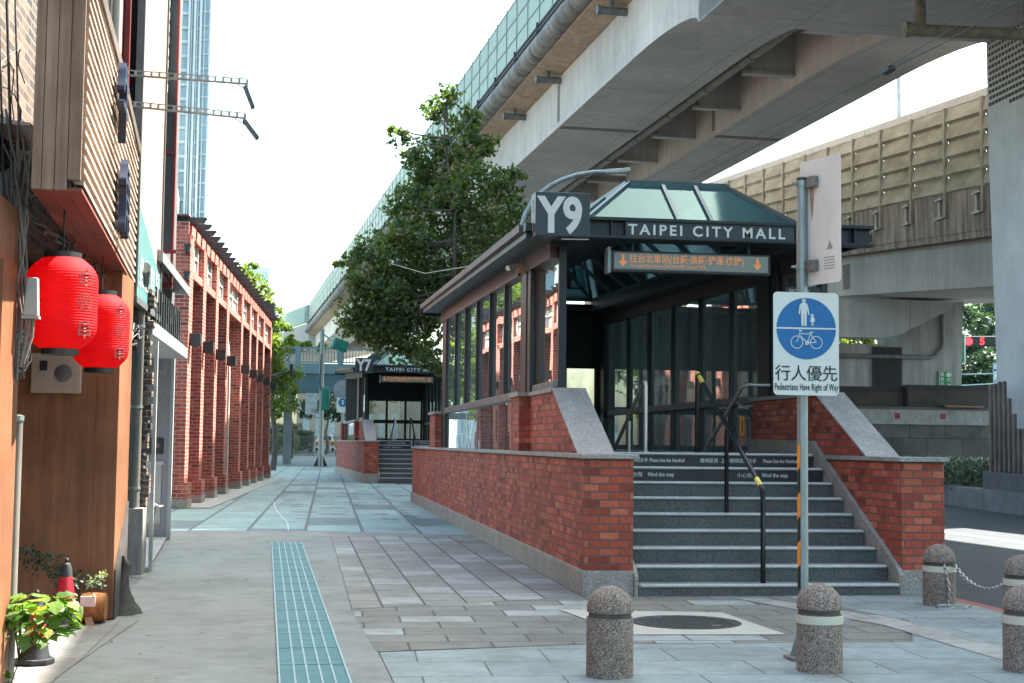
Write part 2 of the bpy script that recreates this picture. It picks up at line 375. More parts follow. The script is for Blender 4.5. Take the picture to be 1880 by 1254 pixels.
CSTRIP = pavermat("concrete_strip", (.235, .245, .235), (.265, .275, .263), (.15, .155, .15), 60, 5.3, .008, rot=RAD(1), dirt=.3)
sheet("concrete_strip", [(-4.42, -1.75), (-4.05, -1.75), (-4.22, -4.4), (-4.45, -14), (-2.0, -14), (-2.18, -3.95), (-2.29, -1.0), (-2.27, 8.97), (-.05, 9.0), (-.05, 9.25), (-2.4, 10.32), (-6.5, 10.3), (-6.5, 2.4), (-4.9, 2.4), (-4.42, 2.0)], .006, CSTRIP)
sheet("paving_tile_strip", [(-7, -14), (-4.46, -14), (-4.23, -4.4), (-4.06, -1.76), (-7, -1.76)], .006,
      pavermat("pave_tiles", (.25, .24, .225), (.31, .30, .28), (.10, .095, .09), .30, .42, .005, dirt=.3, off=0))
sheet("paving_upper", [(-2.26, 8.96), (-2.28, -.98), (0, -.05), (0, 9)], .007,
      pavermat("pave_upper", (.235, .232, .212), (.31, .305, .28), (.055, .05, .05), .62, .40, .012, (.36, .37, .37), .2, rot=RAD(90), dirt=.3))
sheet("paving_dark", [(-2.29, -1.02), (-2.2, -3.62), (-.6, -3.33), (1.9, -3.38), (2.45, -2.1), (2.0, -.06), (0, -.08), (-.02, -.08)], .008,
      pavermat("pave_dark", (.18, .18, .165), (.235, .235, .215), (.05, .048, .045), .62, .40, .01, (.36, .38, .38), .16, rot=RAD(1.5), dirt=.35))
sheet("paving_slabs", [(-2.18, -3.66), (-2.0, -14), (3.6, -14), (3.6, -.05), (2.02, -.07), (2.46, -2.1), (1.92, -3.4), (-.6, -3.36)], .009,
      pavermat("pave_slabs", (.245, .29, .295), (.30, .345, .35), (.085, .09, .09), .9, .6, .007, rot=RAD(2), dirt=.28))
sheet("paving_band", [(1.45, -.3), (1.75, -.3), (2.42, -2.2), (2.75, -14), (2.4, -14), (2.1, -2.4)], .013,
      pavermat("pave_band", (.33, .325, .305), (.38, .37, .35), (.12, .12, .11), .6, .5, .006, dirt=.2))
FARP = pavermat("pave_far", (.235, .34, .34), (.28, .39, .39), (.085, .11, .115), 2.4, .95, .03, (.14, .19, .20), .045, rot=RAD(91), dirt=.2)
sheet("paving_far", [(-6.5, 10.31), (-2.4, 10.33), (-.05, 9.26), (0, 9.3), (0, 22.5), (3.6, 22.5), (3.6, 72), (-9, 72), (-9, 17.4), (-6.5, 17.4)], .006, FARP)
# dark setts let into the far paving, in strips between the long joints
b = MB(); ACCD = plain("sett_dark", (.135, .18, .19), .8, 0, .15, 9)
random.seed(5)
for xs in (-2.9, -2.15, -1.3, -.55, .15):
    y = 11.2
    while y < 42:
        y += random.choice((1.1, 1.9, 2.7))
        wd = random.choice((.22, .3, .55))
        x = xs - .03*(y-10) + random.uniform(-.05, .25)
        if x+wd > -.04 and y < 23: continue
        b.add([(x, y, .011), (x+wd, y, .011), (x+wd-.02, y+.32, .011), (x-.02, y+.32, .011)], [(0, 1, 2, 3)])
structure(b.build("paving_setts", ACCD))
b = MB()
for y in (11.6+i*.95 for i in range(9)):
    x = -.62-.012*(y-10); b.add([(x, y, .012), (x+.2, y, .012), (x+.2, y+.4, .012), (x, y+.4, .012)], [(0, 1, 2, 3)])
structure(b.build("paving_setts", ACCD))
# painted white line wandering over the far paving
b = MB(); pts = [(-2.95, 10.4), (-2.98, 12.6), (-3.12, 14.8), (-3.3, 18), (-3.42, 22)]
for (x0, y0), (x1, y1) in zip(pts, pts[1:]): b.add([(x0-.007, y0, .012), (x0+.007, y0, .012), (x1+.007, y1, .012), (x1-.007, y1, .012)], [(0, 1, 2, 3)])
structure(b.build("chalk_line", LINE))
random.seed(77); b = MB()
for k in range(46):
    x, y = (random.uniform(-4.1, 2.8), random.uniform(-5, 9)) if k % 2 else (random.uniform(-4.4, -3.4), random.uniform(-5, 16))
    if x > -.1 and y > -.2: continue
    a = random.uniform(0, 6.3); s_ = random.uniform(.012, .03); d = Vector((cos(a), sin(a), 0))*s_; q = Vector((-sin(a), cos(a), 0))*s_*.5
    p = Vector((x, y, .017)); b.add([p-d, p+q+Vector((0, 0, .006)), p+d, p-q+Vector((0, 0, .003))], [(0, 1, 2, 3)])
tag(b.build("fallen_leaves", leafmat("leaf_dry", [(0, (.10, .06, .03)), (.6, (.2, .13, .05)), (1, (.28, .22, .07))], .1)), "small dry leaves scattered over the pavement", "leaves", kind='stuff')
# drain grating: a long strip of teal panels with pale long ribs
gr = thing("drain_grating", "long strip of teal steel drain grating with pale ribs set in the concrete", "drain", (-2.945, 7.42, .009), RAD(1.40))
TEAL = plain("grating_teal", (.05, .175, .19), .5, .2, .35, 1.8, c2=(.08, .235, .25), stretch=(.4, 2.5, 1))
RIB = plain("grating_rib", (.25, .35, .35), .5, .3, .25, 9); TEALD = plain("grating_dark", (.02, .06, .07), .6, 0, .2, 4)
MB().box(-.20, .20, -14.5, 0, -.004, .001).build("channel", TEALD, gr)
y = 0; random.seed(3)
while y > -14.4:
    p = MB(); L = .78
    for k in range(19): p.box(-.205, .205, y-.012-k*.04-.03, y-.012-k*.04, .002, .012)
    po = p.build("panel", TEAL, gr)
    r_ = MB()
    for x in (-.12, -.04, .045, .125): r_.box(x-.006, x+.006, y-L+.012, y-.006, .0125, .017)
    r_.build("rib", RIB, po); y -= L
for x in (-.222, .208): MB().box(x, x+.014, -14.5, .02, -.002, .016).build("edge_angle", RIB, gr)

# ================================================================ UNDERGROUND MALL ENTRANCES
SL = .0283
zf = lambda y: SL*(y-2)
STEPY = lambda n: -.048+(n-1)*.3098
STEPZ = lambda n: .119+(n-1)*.1612
def entrance(num, label, loc, rz):
    R = thing("subway_entrance", label, "entrance", loc, rz, "brick and glass mall entrances")
    # --- low brick walls with plinth and cap, left and right
    for (x0, x1, y1) in ((.03, .52, 22.5), (3.33, 3.79, 22.5)):
        wl = MB().box(x0, x1, .03, y1-.03, .25, 1.352).build("low_wall", BR, R)
        MB().box(x0-.03, x1+.002 if x0 < 1 else x1+.03, 0, y1, -.2, .252).build("plinth", GRP, wl, bev=.008)
        c = MB()
        for i in range(9):
            a, q = y1*i/9-.005, y1*(i+1)/9-.012
            c.box(x0-.035, x1+.05 if x0 < 1 else x1+.045, a-(.01 if i == 0 else 0), q, 1.354, 1.40)
        c.build("wall_cap", GR, wl, bev=.006)
    # --- upper brick walls with sloping granite coping and end pier
    for s, (x0, x1) in ((0, (.14, .50)), (1, (3.33, 3.67))):
        pr = [(x0, .985, 1.402), (x0, 5.0, 1.402), (x0, 5.0, 2.10), (x0, 2.53, 2.10)]
        uw = fixn(MB().prism(pr, (x1-x0, 0, 0)).build("upper_wall", BR, R))
        nrm = Vector((0, -.70, 1.545)).normalized()*.035
        a0, a1 = Vector((x0-.02, .945, 1.402)), Vector((x0-.02, 2.50, 2.125))
        t_ = Vector((0, -.42, .91)).normalized()*.03
        MB().prism([a0, a1, a1+Vector((0, .02, .03)), a0+Vector((0, -.045, 0))], (x1-x0+.04, 0, 0)).build("coping", GR, uw); fixn(uw.children[0])
        MB().box(x0-.03, x1+.03, 2.515, 5.02, 2.103, 2.155).build("wall_cap", GR, uw, bev=.006)
        if s == 0:
            pi_ = MB().box(0, .138, 4.25, 5.0, 1.402, 2.10).build("pilaster", BR, R)
            MB().box(-.035, .108, 4.2, 5.02, 2.102, 2.154).build("wall_cap", GR, pi_, bev=.006)
            pi_ = MB().box(0, .3, 16.05, 17.3, 1.402, 2.10).build("pilaster", BR, R)
            MB().box(-.035, .33, 16.0, 17.34, 2.102, 2.154).build("wall_cap", GR, pi_, bev=.006)
    # granite skirting climbing beside the steps
    for xa, xb in ((3.28, 3.328), (.522, .56)):
        sk = [(xa, -.03, 0), (xa, 5.0, 0), (xa, 5.0, 1.595), (xa, 2.52, 1.565), (xa, .03, .26), (xa, -.03, .2)]
        fixn(MB().prism(sk, (xb-xa, 0, 0)).build("stair_skirting", GRP, R))
    # --- nine steps
    for n in range(1, 10):
        y, z = STEPY(n), STEPZ(n); y2 = STEPY(n+1) if n < 9 else 4.3
        zb = STEPZ(n-1) if n > 1 else -.03
        st = MB().box(.565, 3.275, y+.014, y2+.04, zb-.02, z-.032).build("step", BLK if n >= 8 else GRD, R)
        jx = [1.5, 2.45, 1.25, 2.75, 1.9, 1.1, 2.2, 3.0, 1.6][n-1]
        tr = MB().box(.563, jx-.002, y-.006, y2+.008, z-.03, z); tr.box(jx+.002, 3.277, y-.006, y2+.008, z-.03, z)
        tr.build("tread", GRT, st, bev=.004)
        MB().box(.585, 3.255, y-.011, y+.055, z-.016, z+.004).build("nosing", NOS, st)
        if n < 8:
            for xj in (jx+.25, (jx+1.4) % 2.6+.6): MB().box(xj, xj+.004, y+.0125, y+.014, zb, z-.034).build("joint", BLKT, st)
        if n in (1, 3, 4):
            MB().box((1.3, 0, 1.7, 1.9)[n-1], 3.2, y+.057, y+.07, z+.0005, z+.003).build("red_strip", plain("red_strip", (.4, .06, .08), .6) if "red_strip" not in MATS else MATS["red_strip"], st)
        TS = .061
        if n == 9:
            yy = y+.0125
            text("請用扶手", TS*.95, LET, st, (1.03, yy, z-.11), ext=.001); text("Please Use the Handrail", TS, LET, st, (1.275, yy, z-.108), ext=.001, bold=.01, sx=.72)
            text("樓梯陡滑  上下樓梯請用扶手", TS*.95, LET, st, (1.885, yy, z-.108), ext=.001, sx=.95); text("Please Use the Handrail", TS, LET, st, (2.655, yy, z-.107), ext=.001, bold=.01, sx=.72)
        if n == 8:
            yy = y+.0125
            for xx in (.86, 2.22):
                text("小心台階", TS*.98, LET, st, (xx+.02, yy, z-.11), ext=.001); text("Mind the step", TS*1.08, LET, st, (xx+.32, yy, z-.108), ext=.001, bold=.01, sx=.85)
    # descent beyond the landing and inner floor
    fl = MB()
    for k in range(9): fl.box(.56, 3.28, 4.3+.3*k, 4.3+.3*(k+1), -.02, 1.41-.155*(k+1))
    fl.box(.56, 3.28, 7.0, 16, -.03, .004); fl.build("inner_stairs", GRD, R)
    # --- steel frame
    fr = MB()
    for x0, x1 in ((.20, .29), (3.42, 3.50)): fr.box(x0, x1, 2.53, 2.62, 2.15, 3.9)
    for x0, x1 in ((.11, .28), (3.40, 3.57)):
        fr.box(x0, x1, 4.12, 4.35, 2.15, 3.95); fr.box(x0, x1, 4.47, 4.95, 2.15, 3.98); fr.box(x0+.03, x1-.03, 4.35, 4.47, 2.15, 3.9)
        fr.box(x0, x1, 15.05, 15.35, 1.40, 4.15); fr.box(x0+.03, x1, 15.35, 16.1, 1.40, 4.2)
    each(fr, "steel_post", STL, R, bev=.006)
    b = MB()
    for s, x in ((0, .10), (1, 3.44)):
        b.prism([(x, 2.6, 3.69), (x, 16.2, 4.037), (x, 16.2, 3.924+zf(16.2)), (x, 2.6, 3.924+zf(2.6))], (.14, 0, 0))          # beam over windows
        b.box(x+(-.03 if s == 0 else .03), x+(.1 if s == 0 else .17), 4.95, 15.05, 3.74, 3.79, zf=lambda y: SL*.9*(y-5))
    each(b, "eaves_beam", STB, R)
    b = MB()
    for s, x in ((0, .08), (1, 3.46)): b.box(x, x+.12, 5.0, 15.05, 2.09, 2.20); 
    b.box(.14, .24, 2.55, 4.12, 2.157, 2.24); b.box(3.42, 3.52, 2.55, 4.12, 2.157, 2.24)
    each(b, "window_sill", plain("sill_grey", (.16, .15, .15), .45, .4, .25, 5) if "sill_grey" not in MATS else MATS["sill_grey"], R, bev=.01)
    YM = [4.97, 6.45, 8.1, 9.8, 11.5, 13.2, 15.05]
    for s, x in ((0, .15), (1, 3.52)):
        for i in range(6):
            a, q = YM[i]+.035, YM[i+1]-.035
            MB().add([(x, a, 2.2), (x, q, 2.2), (x, q, 3.76+SL*.9*(q-5)), (x, a, 3.76+SL*.9*(a-5))], [(0, 1, 2, 3)]).build("window_pane", GL if s == 0 else GLI, R)
            MB().add([(x, a, 1.402), (x, q, 1.402), (x, q, 2.09), (x, a, 2.09)], [(0, 1, 2, 3)]).build("lower_pane", GL if s == 0 else GLI, R)
            if i: MB().box(x-.055, x+.055, YM[i]-.04, YM[i]+.04, 2.2, 3.78+SL*.9*(YM[i]-5)).build("mullion", STL, R)
            if i and s: MB().box(x-.05, x+.03, YM[i]-.10, YM[i]+.10, 1.402, 2.09).build("mullion", STL, R)
        MB().add([(x+.06*(1-s)-.04*s, 2.62, 2.24), (x+.06*(1-s)-.04*s, 4.12, 2.24), (x+.06*(1-s)-.04*s, 4.12, 3.82), (x+.06*(1-s)-.04*s, 2.62, 3.78)], [(0, 1, 2, 3)]).build("front_pane", GL if s == 0 else GLI, R)
        f_ = MB(); xx = x+.06*(1-s)-.04*s
        f_.box(xx-.03, xx+.03, 2.6, 4.14, 3.74, 3.80); f_.box(xx-.03, xx+.03, 4.05, 4.12, 2.24, 3.8); each(f_, "front_frame", STB, R)
    # back wall
    bw = MB(); bw.box(.25, 3.45, 15.7, 15.8, 3.1, 4.35); bw.box(.25, 3.45, 15.7, 15.8, 2.15, 2.3); bw.box(.25, 3.45, 15.7, 15.8, 0, 1.5)
    for x in (.25, 1.05, 1.85, 2.65, 3.35): bw.box(x, x+.09, 15.69, 15.81, 0, 4.3)
    each(bw, "back_frame", STL, R)
    MB().quad((.3, 15.76, 1.5), (3.4, 15.76, 1.5), (3.4, 15.76, 3.1), (.3, 15.76, 3.1)).build("back_pane", GLI, R)
    MB().box(.58, .60, 5.0, 15.0, 1.2, 2.08).build("inner_panel", DARK, R)
    # --- roof: tapered eaves slab round a skylight opening
    rf = MB(); X0, X1, Y0, Y1 = -.27, 3.90, 2.12, 16.6; ox0, ox1, oy0, oy1 = .55, 3.10, 2.62, 14.9
    for x0, x1, y0, y1 in ((X0, ox0, Y0, Y1), (ox1, X1, Y0, Y1), (ox0, ox1, Y0, oy0), (ox0, ox1, oy1, Y1)):
        rf.box(x0, x1, y0, y1, 3.93, 4.02, zf=zf)
    rf.box(X0+.02, .2, Y0+.1, Y1-.02, 3.86, 3.928, zf=zf)
    rf.build("roof_slab", STL, R)
    MB().box(X0-.035, X0-.002, Y0+.3, Y1+.01, 3.945, 4.035, zf=zf).build("gutter_edge", plain("gutter_brown", (.12, .08, .07), .5, .2, .3, 5) if "gutter_brown" not in MATS else MATS["gutter_brown"], R)
    MB().box(X0-.03, X1+.03, Y1, Y1+.06, 3.80, 4.06, zf=zf).build("eaves_end", STL, R)
    cl = MB(); 
    for x0, x1, y0, y1 in ((.24, ox0, 2.6, 15.7), (ox1, 3.46, 2.6, 15.7), (ox0, ox1, 2.3, oy0), (ox0, ox1, oy1, 15.7)): cl.box(x0, x1, y0, y1, 3.88, 3.925, zf=zf)
    cl.build("ceiling", BLK, R)
    # --- skylight: truncated hip of glass
    ZB, ZT = 4.12, 4.70
    B0, B1, F0, F1 = .50, 3.14, 2.42, 15.1
    T0, T1, G0, G1 = 1.20, 2.44, 3.25, 14.3
    Z = lambda y, z: z+zf(y)
    fm = MB(); pn = []
    c_ = [Vector(p) for p in ((B0, F0, Z(F0, ZB)), (B1, F0, Z(F0, ZB)), (B1, F1, Z(F1, ZB)), (B0, F1, Z(F1, ZB)))]
    d_ = [Vector(p) for p in ((T0, G0, Z(G0, ZT)), (T1, G0, Z(G0, ZT)), (T1, G1, Z(G1, ZT)), (T0, G1, Z(G1, ZT)))]
    for k in range(4): fm.bar(c_[k], d_[k], .05, .06); fm.bar(c_[k], c_[(k+1) % 4], .05, .06); fm.bar(d_[k], d_[(k+1) % 4], .10, .07)
    def slope(k, n):
        a0, a1, e0, e1 = c_[k], c_[(k+1) % 4], d_[k], d_[(k+1) % 4]
        L = (a1-a0); lu = L.normalized(); sL = L.length; s0 = (e0-a0).dot(lu); s1 = (e1-a0).dot(lu)
        cuts = [s0+(s1-s0)*i/n for i in range(n+1)]
        lo = [0]+cuts[1:-1]+[sL]; 
        for i in range(n):
            q = [a0+lu*lo[i], a0+lu*lo[i+1]]
            tt = [e0+lu*(cuts[i+1]-s0), e0+lu*(cuts[i]-s0)]
            MB().add(q+tt, [(0, 1, 2, 3)]).build("skylight_pane", GLS, R)
            if i: fm.bar(q[0], tt[1], .045, .07)
    slope(0, 1 if False else 3); slope(1, 9); slope(2, 2); slope(3, 9)
    fm.build("skylight_frame", plain("frame_teal_dark", (.045, .085, .095), .35, .4, .2, 5) if "frame_teal_dark" not in MATS else MATS["frame_teal_dark"], R)
    MB().box(T0+.05, T1-.05, G0+.05, G1-.05, ZT-.02, ZT+.01, zf=zf).build("ridge_panel", STL, R)
    MB().box(B0-.04, B1+.04, F0-.03, F0+.02, 4.02, ZB+.0, zf=zf).box(B0-.03, B0+.02, F0+.03, F1, 4.0, ZB+.01, zf=zf).box(B1-.02, B1+.03, F0+.03, F1, 4.0, ZB+.01, zf=zf).build("skylight_curb", STL, R)
    # --- front fascia: an I-beam with stiffeners
    fs = MB(); fs.box(-.02, 3.84, 2.06, 2.10, 3.88, 4.075); fs.box(-.02, 3.86, 1.96, 2.16, 4.06, 4.10); fs.box(-.02, 3.86, 1.96, 2.14, 3.855, 3.885)
    for x in (.70, .865, 2.90, 3.06, 3.44, 3.62): fs.box(x, x+.015, 1.98, 2.06, 3.885, 4.06)
    for q, y0 in ((3.82, 2.1),): fs.box(q, q+.03, y0, 16.5, 3.88, 4.09, zf=zf)
    fs.build("fascia_beam", STL, R, bev=.004)
    np_ = MB().box(.88, 2.89, 1.99, 2.02, 3.882, 4.06).build("name_panel", SIG, R)
    text("TAIPEI CITY MALL", .168, LET, np_, (.90, 1.988, 3.912), bold=.022, spacing=1.36, sx=1.05)
    bx = MB().box(-.19, .44, 1.92, 2.24, 3.85, 4.355).build("number_sign", SIG, R, bev=.006)
    text(num, .56, LET, bx, (-.145, 1.918, 3.905), bold=.034, sx=.80)
    text(num[0], .2, LETP, bx, (-.192, 2.15, 4.14), face='-X', bold=.01, sx=.8); text(num[1], .2, LETP, bx, (-.192, 2.15, 3.92), face='-X', bold=.01, sx=.8)
    lp = MB(); lp.tube([(.12, 2.0, 3.83), (.44, 2.0, 3.835)], .008, 6); lp.build("sign_light", STS, R)
    # --- hanging direction sign
    hs = MB().box(.735, 2.66, 2.18, 2.30, 3.50, 3.745).build("direction_sign", BLK, R, bev=.006)
    MB().box(.70, .735, 2.15, 2.33, 3.48, 3.78).build("end_cap", plain("cap_grey", (.2, .24, .24), .4, .3) if "cap_grey" not in MATS else MATS["cap_grey"], hs)
    face = MB().box(.78, 2.63, 2.172, 2.182, 3.53, 3.72).build("sign_face", MATS.get("display") or displaymat(), hs)
    OT = MATS.get("orange_text") or plain("orange_text", (.72, .26, .08), .5, 0, .05, 3, emit=.06)  # faint emission added to brighten the lettering
    def arrow(x):
        a = MB(); a.box(x-.014, x+.014, 2.169, 2.171, 3.60, 3.70); a.add([(x-.05, 2.17, 3.615), (x, 2.17, 3.56), (x+.05, 2.17, 3.615), (x+.03, 2.17, 3.63), (x, 2.17, 3.60), (x-.03, 2.17, 3.63)], [(0, 1, 2, 4, 5), (2, 3, 4)]); return a.build("arrow", OT, hs)
    arrow(.885); arrow(2.50)
    text("往台北車站(台鐵·高鐵·捷運·機捷)", .106, OT, hs, (.96, 2.171, 3.618), ext=.001, bold=.008, sx=.9)
    text("To Taipei Main Station (TRA·HSR·MRT·Airport MRT)", .052, OT, hs, (.97, 2.171, 3.557), ext=.001, sx=.8)
    each(MB().box(1.0, 1.03, 2.23, 2.25, 3.745, 3.9).box(2.4, 2.43, 2.23, 2.25, 3.745, 3.9), "hanger", STL, hs)
    es = MB().box(2.92, 3.36, 2.40, 2.43, 3.30, 3.40).build("exit_plate", BLK, R); text("出口 EXIT", .06, LET, es, (2.96, 2.398, 3.328), ext=.001)
    # --- handrails
    h = MB(); X = 1.88
    h.tube([(X, .10, STEPZ(1)), (X, .10, 1.02), (X, .115, 1.05), (X, .15, 1.08), (X, 2.56, 2.36)], .026, 12); h.tube([(X, 1.36, STEPZ(5)), (X, 1.36, 1.68)], .024, 10); h.tube([(X, 2.56, 1.41), (X, 2.56, 2.36)], .024, 10)
    hr = h.build("handrail", BLKR, R, smooth=True)
    MB().tube([(X, .17, 1.091), (X, .30, 1.16)], .0275, 12).tube([(X, 2.30, 2.222), (X, 2.46, 2.307)], .0275, 12).tube([(X, 2.5, 2.328), (X, 2.55, 2.355)], .0275, 12).build("yellow_band", YEL, hr, smooth=True)
    h = MB(); X = 1.40; h.tube([(X, 3.15, 1.41), (X, 3.15, 2.2), (X, 3.17, 2.26), (X, 3.23, 2.27), (X-.02, 5.2, 1.25)], .024, 12); h.tube([(X-.01, 4.0, 1.3), (X-.01, 4.0, 1.8)], .02, 10)
    h.tube([(X, 3.15, 1.41), (X, 3.15, 1.42)], .045, 12); h.build("handrail", STS, R, smooth=True)
    h = MB(); h.tube([(3.40, 4.4, 2.31), (3.13, 4.45, 2.315), (3.07, 4.55, 2.29), (3.0, 6.6, 1.2)], .024, 12); h.tube([(3.07, 4.9, 2.1), (3.2, 4.9, 2.03), (3.4, 4.9, 2.06)], .012, 8)
    h.build("handrail", STS, R, smooth=True)
    return R
def displaymat():
    return plain("display", (.035, .04, .04), .06, 0, .1, 2, spec=1.)
displaymat()
E9 = entrance("Y9", "near brick and glass underground mall entrance with Y9 corner box and stone steps", (0, 0, 0), 0)
E7 = entrance("Y7", "farther mall entrance marked Y7, small behind the big leafy tree", (-.52, 38.6, .08), RAD(2.2)); E7.scale = (1.06,)*3
def shorten(o, k, y0):
    if o.type == 'MESH' and o.location.length < 1e-6:
        for v in o.data.vertices:
            if v.co.y > y0: v.co.y = y0+(v.co.y-y0)*k
    for c in o.children: shorten(c, k, y0)
shorten(E7, .62, 5.0)
E7['category'] = E9['category'] = "entrance"

# ================================================================ ELEVATED HIGHWAY (upper viaduct)
V = thing("elevated_highway", "big concrete elevated highway with twin box girders crossing the top of the view", "viaduct", (7.55, 0, 0), RAD(3.32))
ZB_, YH = 13.15, []
def botz(y):
    if y > 27.5: return ZB_
    if y > 21.6: q = (27.5-y)/5.9; return ZB_-.60*(1-math.sqrt(max(0, 1-q*q)))
    return ZB_-.6
ys = [-60, -20, 17.4, 21.6, 21.7, 21.9, 22.2, 22.6, 23, 23.6, 24.2, 25, 26, 27.5, 36, 50, 80, 120, 170]
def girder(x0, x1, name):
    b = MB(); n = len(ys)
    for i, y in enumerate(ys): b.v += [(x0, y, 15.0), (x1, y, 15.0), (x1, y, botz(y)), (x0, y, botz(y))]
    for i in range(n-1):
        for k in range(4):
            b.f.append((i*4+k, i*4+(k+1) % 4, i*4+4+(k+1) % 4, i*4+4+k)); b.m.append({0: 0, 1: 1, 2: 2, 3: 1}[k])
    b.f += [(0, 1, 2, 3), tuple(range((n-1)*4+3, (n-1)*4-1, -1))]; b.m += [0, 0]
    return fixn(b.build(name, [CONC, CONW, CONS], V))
girder(.95, 4.10, "box_girder"); girder(6.95, 9.7, "box_girder")
MB().box(.95, 9.7, 17.35, 21.55, ZB_-.62, 14.2).build("crossbeam", [CONS], V)
MB().box(9.7, 11.2, 17.4, 21.5, ZB_-.6, 14.1).build("crossbeam", [CONS], V)
d = MB(); d.prism([(.0, -60, 15.2), (.95, -60, 15.02), (9.7, -60, 15.02), (10.2, -60, 15.2), (10.2, -60, 15.45), (0, -60, 15.45)], (0, 230, 0)); d = fixn(d.build("deck_slab", [CONT], V))
pp = MB().box(.0, .3, -60, 170, 15.46, 16.75).box(9.9, 10.2, -60, 170, 15.46, 16.6).build("parapet", [CONC], V)
MB().tube([(-.12, -60, 15.62), (-.12, 170, 15.62)], .36, 14).build("cable_duct", plain("duct_weathered", (.12, .105, .095), .7, .2, .6, 1.4, c2=(.33, .30, .27), stretch=(1, 1.8, .2)), V, smooth=True)
b = MB()
for z, x in ((16.15, -.12), (16.35, -.12), (16.55, -.1)): b.tube([(x, -60, z), (x, 170, z)], .05, 6)
for y in range(0, 170, 4): b.box(-.2, .0, y, y+.06, 16.05, 16.65)
b.build("cable", plain("cable_dark", (.06, .06, .06), .6, 0, .3, 3), V)
# long drain pipe slung in the gap between the girders, with its hangers
b = MB(); b.tube([(4.55, 22.6, 13.35), (4.55, 100, 13.35)], .16, 12)
for y in range(24, 100, 4): b.tube([(4.55, y, 13.35), (4.5, y, 14.0), (4.2, y, 14.6)], .07, 8)
for y in range(23, 100, 4): b.tube([(4.55, y, 13.35), (4.55, y+.3, 13.35)], .19, 12)
b.build("drain_pipe", plain("pipe_grey_old", (.20, .19, .17), .7, 0, .3, 3), V, smooth=True)
for i, y in enumerate((24.6, 29.5, 34.4, 39.3, 44.2, 49.1, 54)):
    cf = MB(); cf.box(5.4, 6.95, y, y+.12, 13.55, 15.0); cf.box(5.2, 6.95, y-.1, y+.22, 13.45, 13.55); cf.build("cross_frame", [CONS], V)
# grated inspection strips across the girder soffits and webs
VENT = plain("vent_grille", (.10, .085, .075), .8, 0, .4, 6)
for x0, x1 in ((1.05, 4.0), (7.05, 9.6)):
    b = MB()
    for k in range(26):
        q = x0+(x1-x0)*k/26; b.box(q, q+(x1-x0)/26*.6, 37.0, 37.45, ZB_-.012, ZB_-.002)
    b.build("vent_strip", VENT, V)
    b = MB()
    for k in range(14): b.box(x0-.112, x0-.101, 37.05, 37.4, 13.35+k*.1, 13.35+k*.1+.06)
    b.build("vent_strip", VENT, V)
# drain spouts on the outer web
PG = plain("pipe_grey", (.16, .165, .165), .6, .2, .35, 4)
for i, y in enumerate((28.3, 36.9, 43.0, 50.7, 58, 65.5, 73, 81)):
    b = MB(); b.tube([(.1, y, 14.8), (.93, y, 14.8)], .13, 12); b.tube([(.45, y, 14.82), (.45, y, 15.05), (.45, y-.02, 15.2)], .09, 10); b.tube([(.0, y, 14.8), (.12, y, 14.8)], .15, 12)
    b.build("drain_spout", PG, V, smooth=True)
# acrylic noise barrier in two metre bays
BP = plain("barrier_post_dark", (.16, .2, .2), .5, .4, .2, 4)
pst = MB()
for k in range(-30, 84):
    y = 2.05*k
    if 8 <= k <= 83 or k < 8 and False:
        p = MB().box(.12, .15, y+.05, y+2.0, 16.78, 19.1).build("barrier_panel", ACR, V)
    if k >= 3: pst.box(.10, .17, y-.03, y+.04, 16.7, 19.2)
MB().box(.12, .15, -60, 16.3, 16.78, 19.1).build("barrier_panel", ACR, V)
each(pst, "barrier_post", BP, V)
b = MB()
for z in (16.8, 17.55, 18.3, 19.09): b.box(.105, .165, -60, 170, z, z+.035)
each(b, "barrier_rail", BP, V)
# downpipe stub and horizontal pipe under the crossbeam at upper right
b = MB(); b.tube([(4.99, 18.04, 11.6), (10.5, 17.5, 11.6)], .15, 12); b.tube([(5.35, 18.0, 11.6), (5.35, 18.0, 12.6)], .14, 12); b.tube([(4.95, 18.04, 11.6), (5.12, 18.03, 11.6)], .185, 12); b.tube([(8.0, 17.75, 11.65), (8.0, 17.75, 12.6)], .04, 6)
b.build("drain_pipe", plain("pipe_rusty", (.22, .19, .15), .7, .1, .4, 5), V, smooth=True)
# far bend of the highway
b = MB(); b.prism([(0, 170, 13.2), (-26, 330, 13.2), (-20, 332, 13.2), (10, 170, 13.2)], (0, 0, 3.4)); b.build("far_deck", [CONC], V); fixn(b and V.children[-1])
for k in range(12):
    x0, y0, x1, y1 = -.0-26*k/12, 170+160*k/12, -26*(k+1)/12, 170+160*(k+1)/12
    MB().bar((x0, y0, 17.8), (x1, y1-.6, 17.8), .1, 2.3).build("barrier_panel", ACR, V)
# pier at right
P_ = thing("viaduct_pier", "tall pale concrete pier behind the stepped wooden fence at the right edge", "pier", (15.5, 17.6, -.1))
MB().prism([(.25, 0, 0), (2.6, 0, 0), (2.9, 0, 13.5), (-.03, 0, 13.5), (.0, 0, 10)], (0, 4.5, 0)).build("pier_shaft", concrete("concrete_pier", (.62, .615, .60), .08, .3), P_); fixn(P_.children[0])
b = MB(); random.seed(2)
for j in range(17):
    for i in range(22):
        z = 10.35+j*.17; y = .45+i*.18+(j % 2)*.05
        if z < 10.3+ (y*.12): continue
        xx = -.012; b.box(xx-.02, xx+.06, y, y+.11, z, z+.09)
b.build("dimple_panel", VENT, P_)["kind"] = "stuff"
text("PL", .42, plain("stencil_red", (.33, .17, .15), .8), P_, (.19, 2.55, 3.9), face='-X', sx=.6)

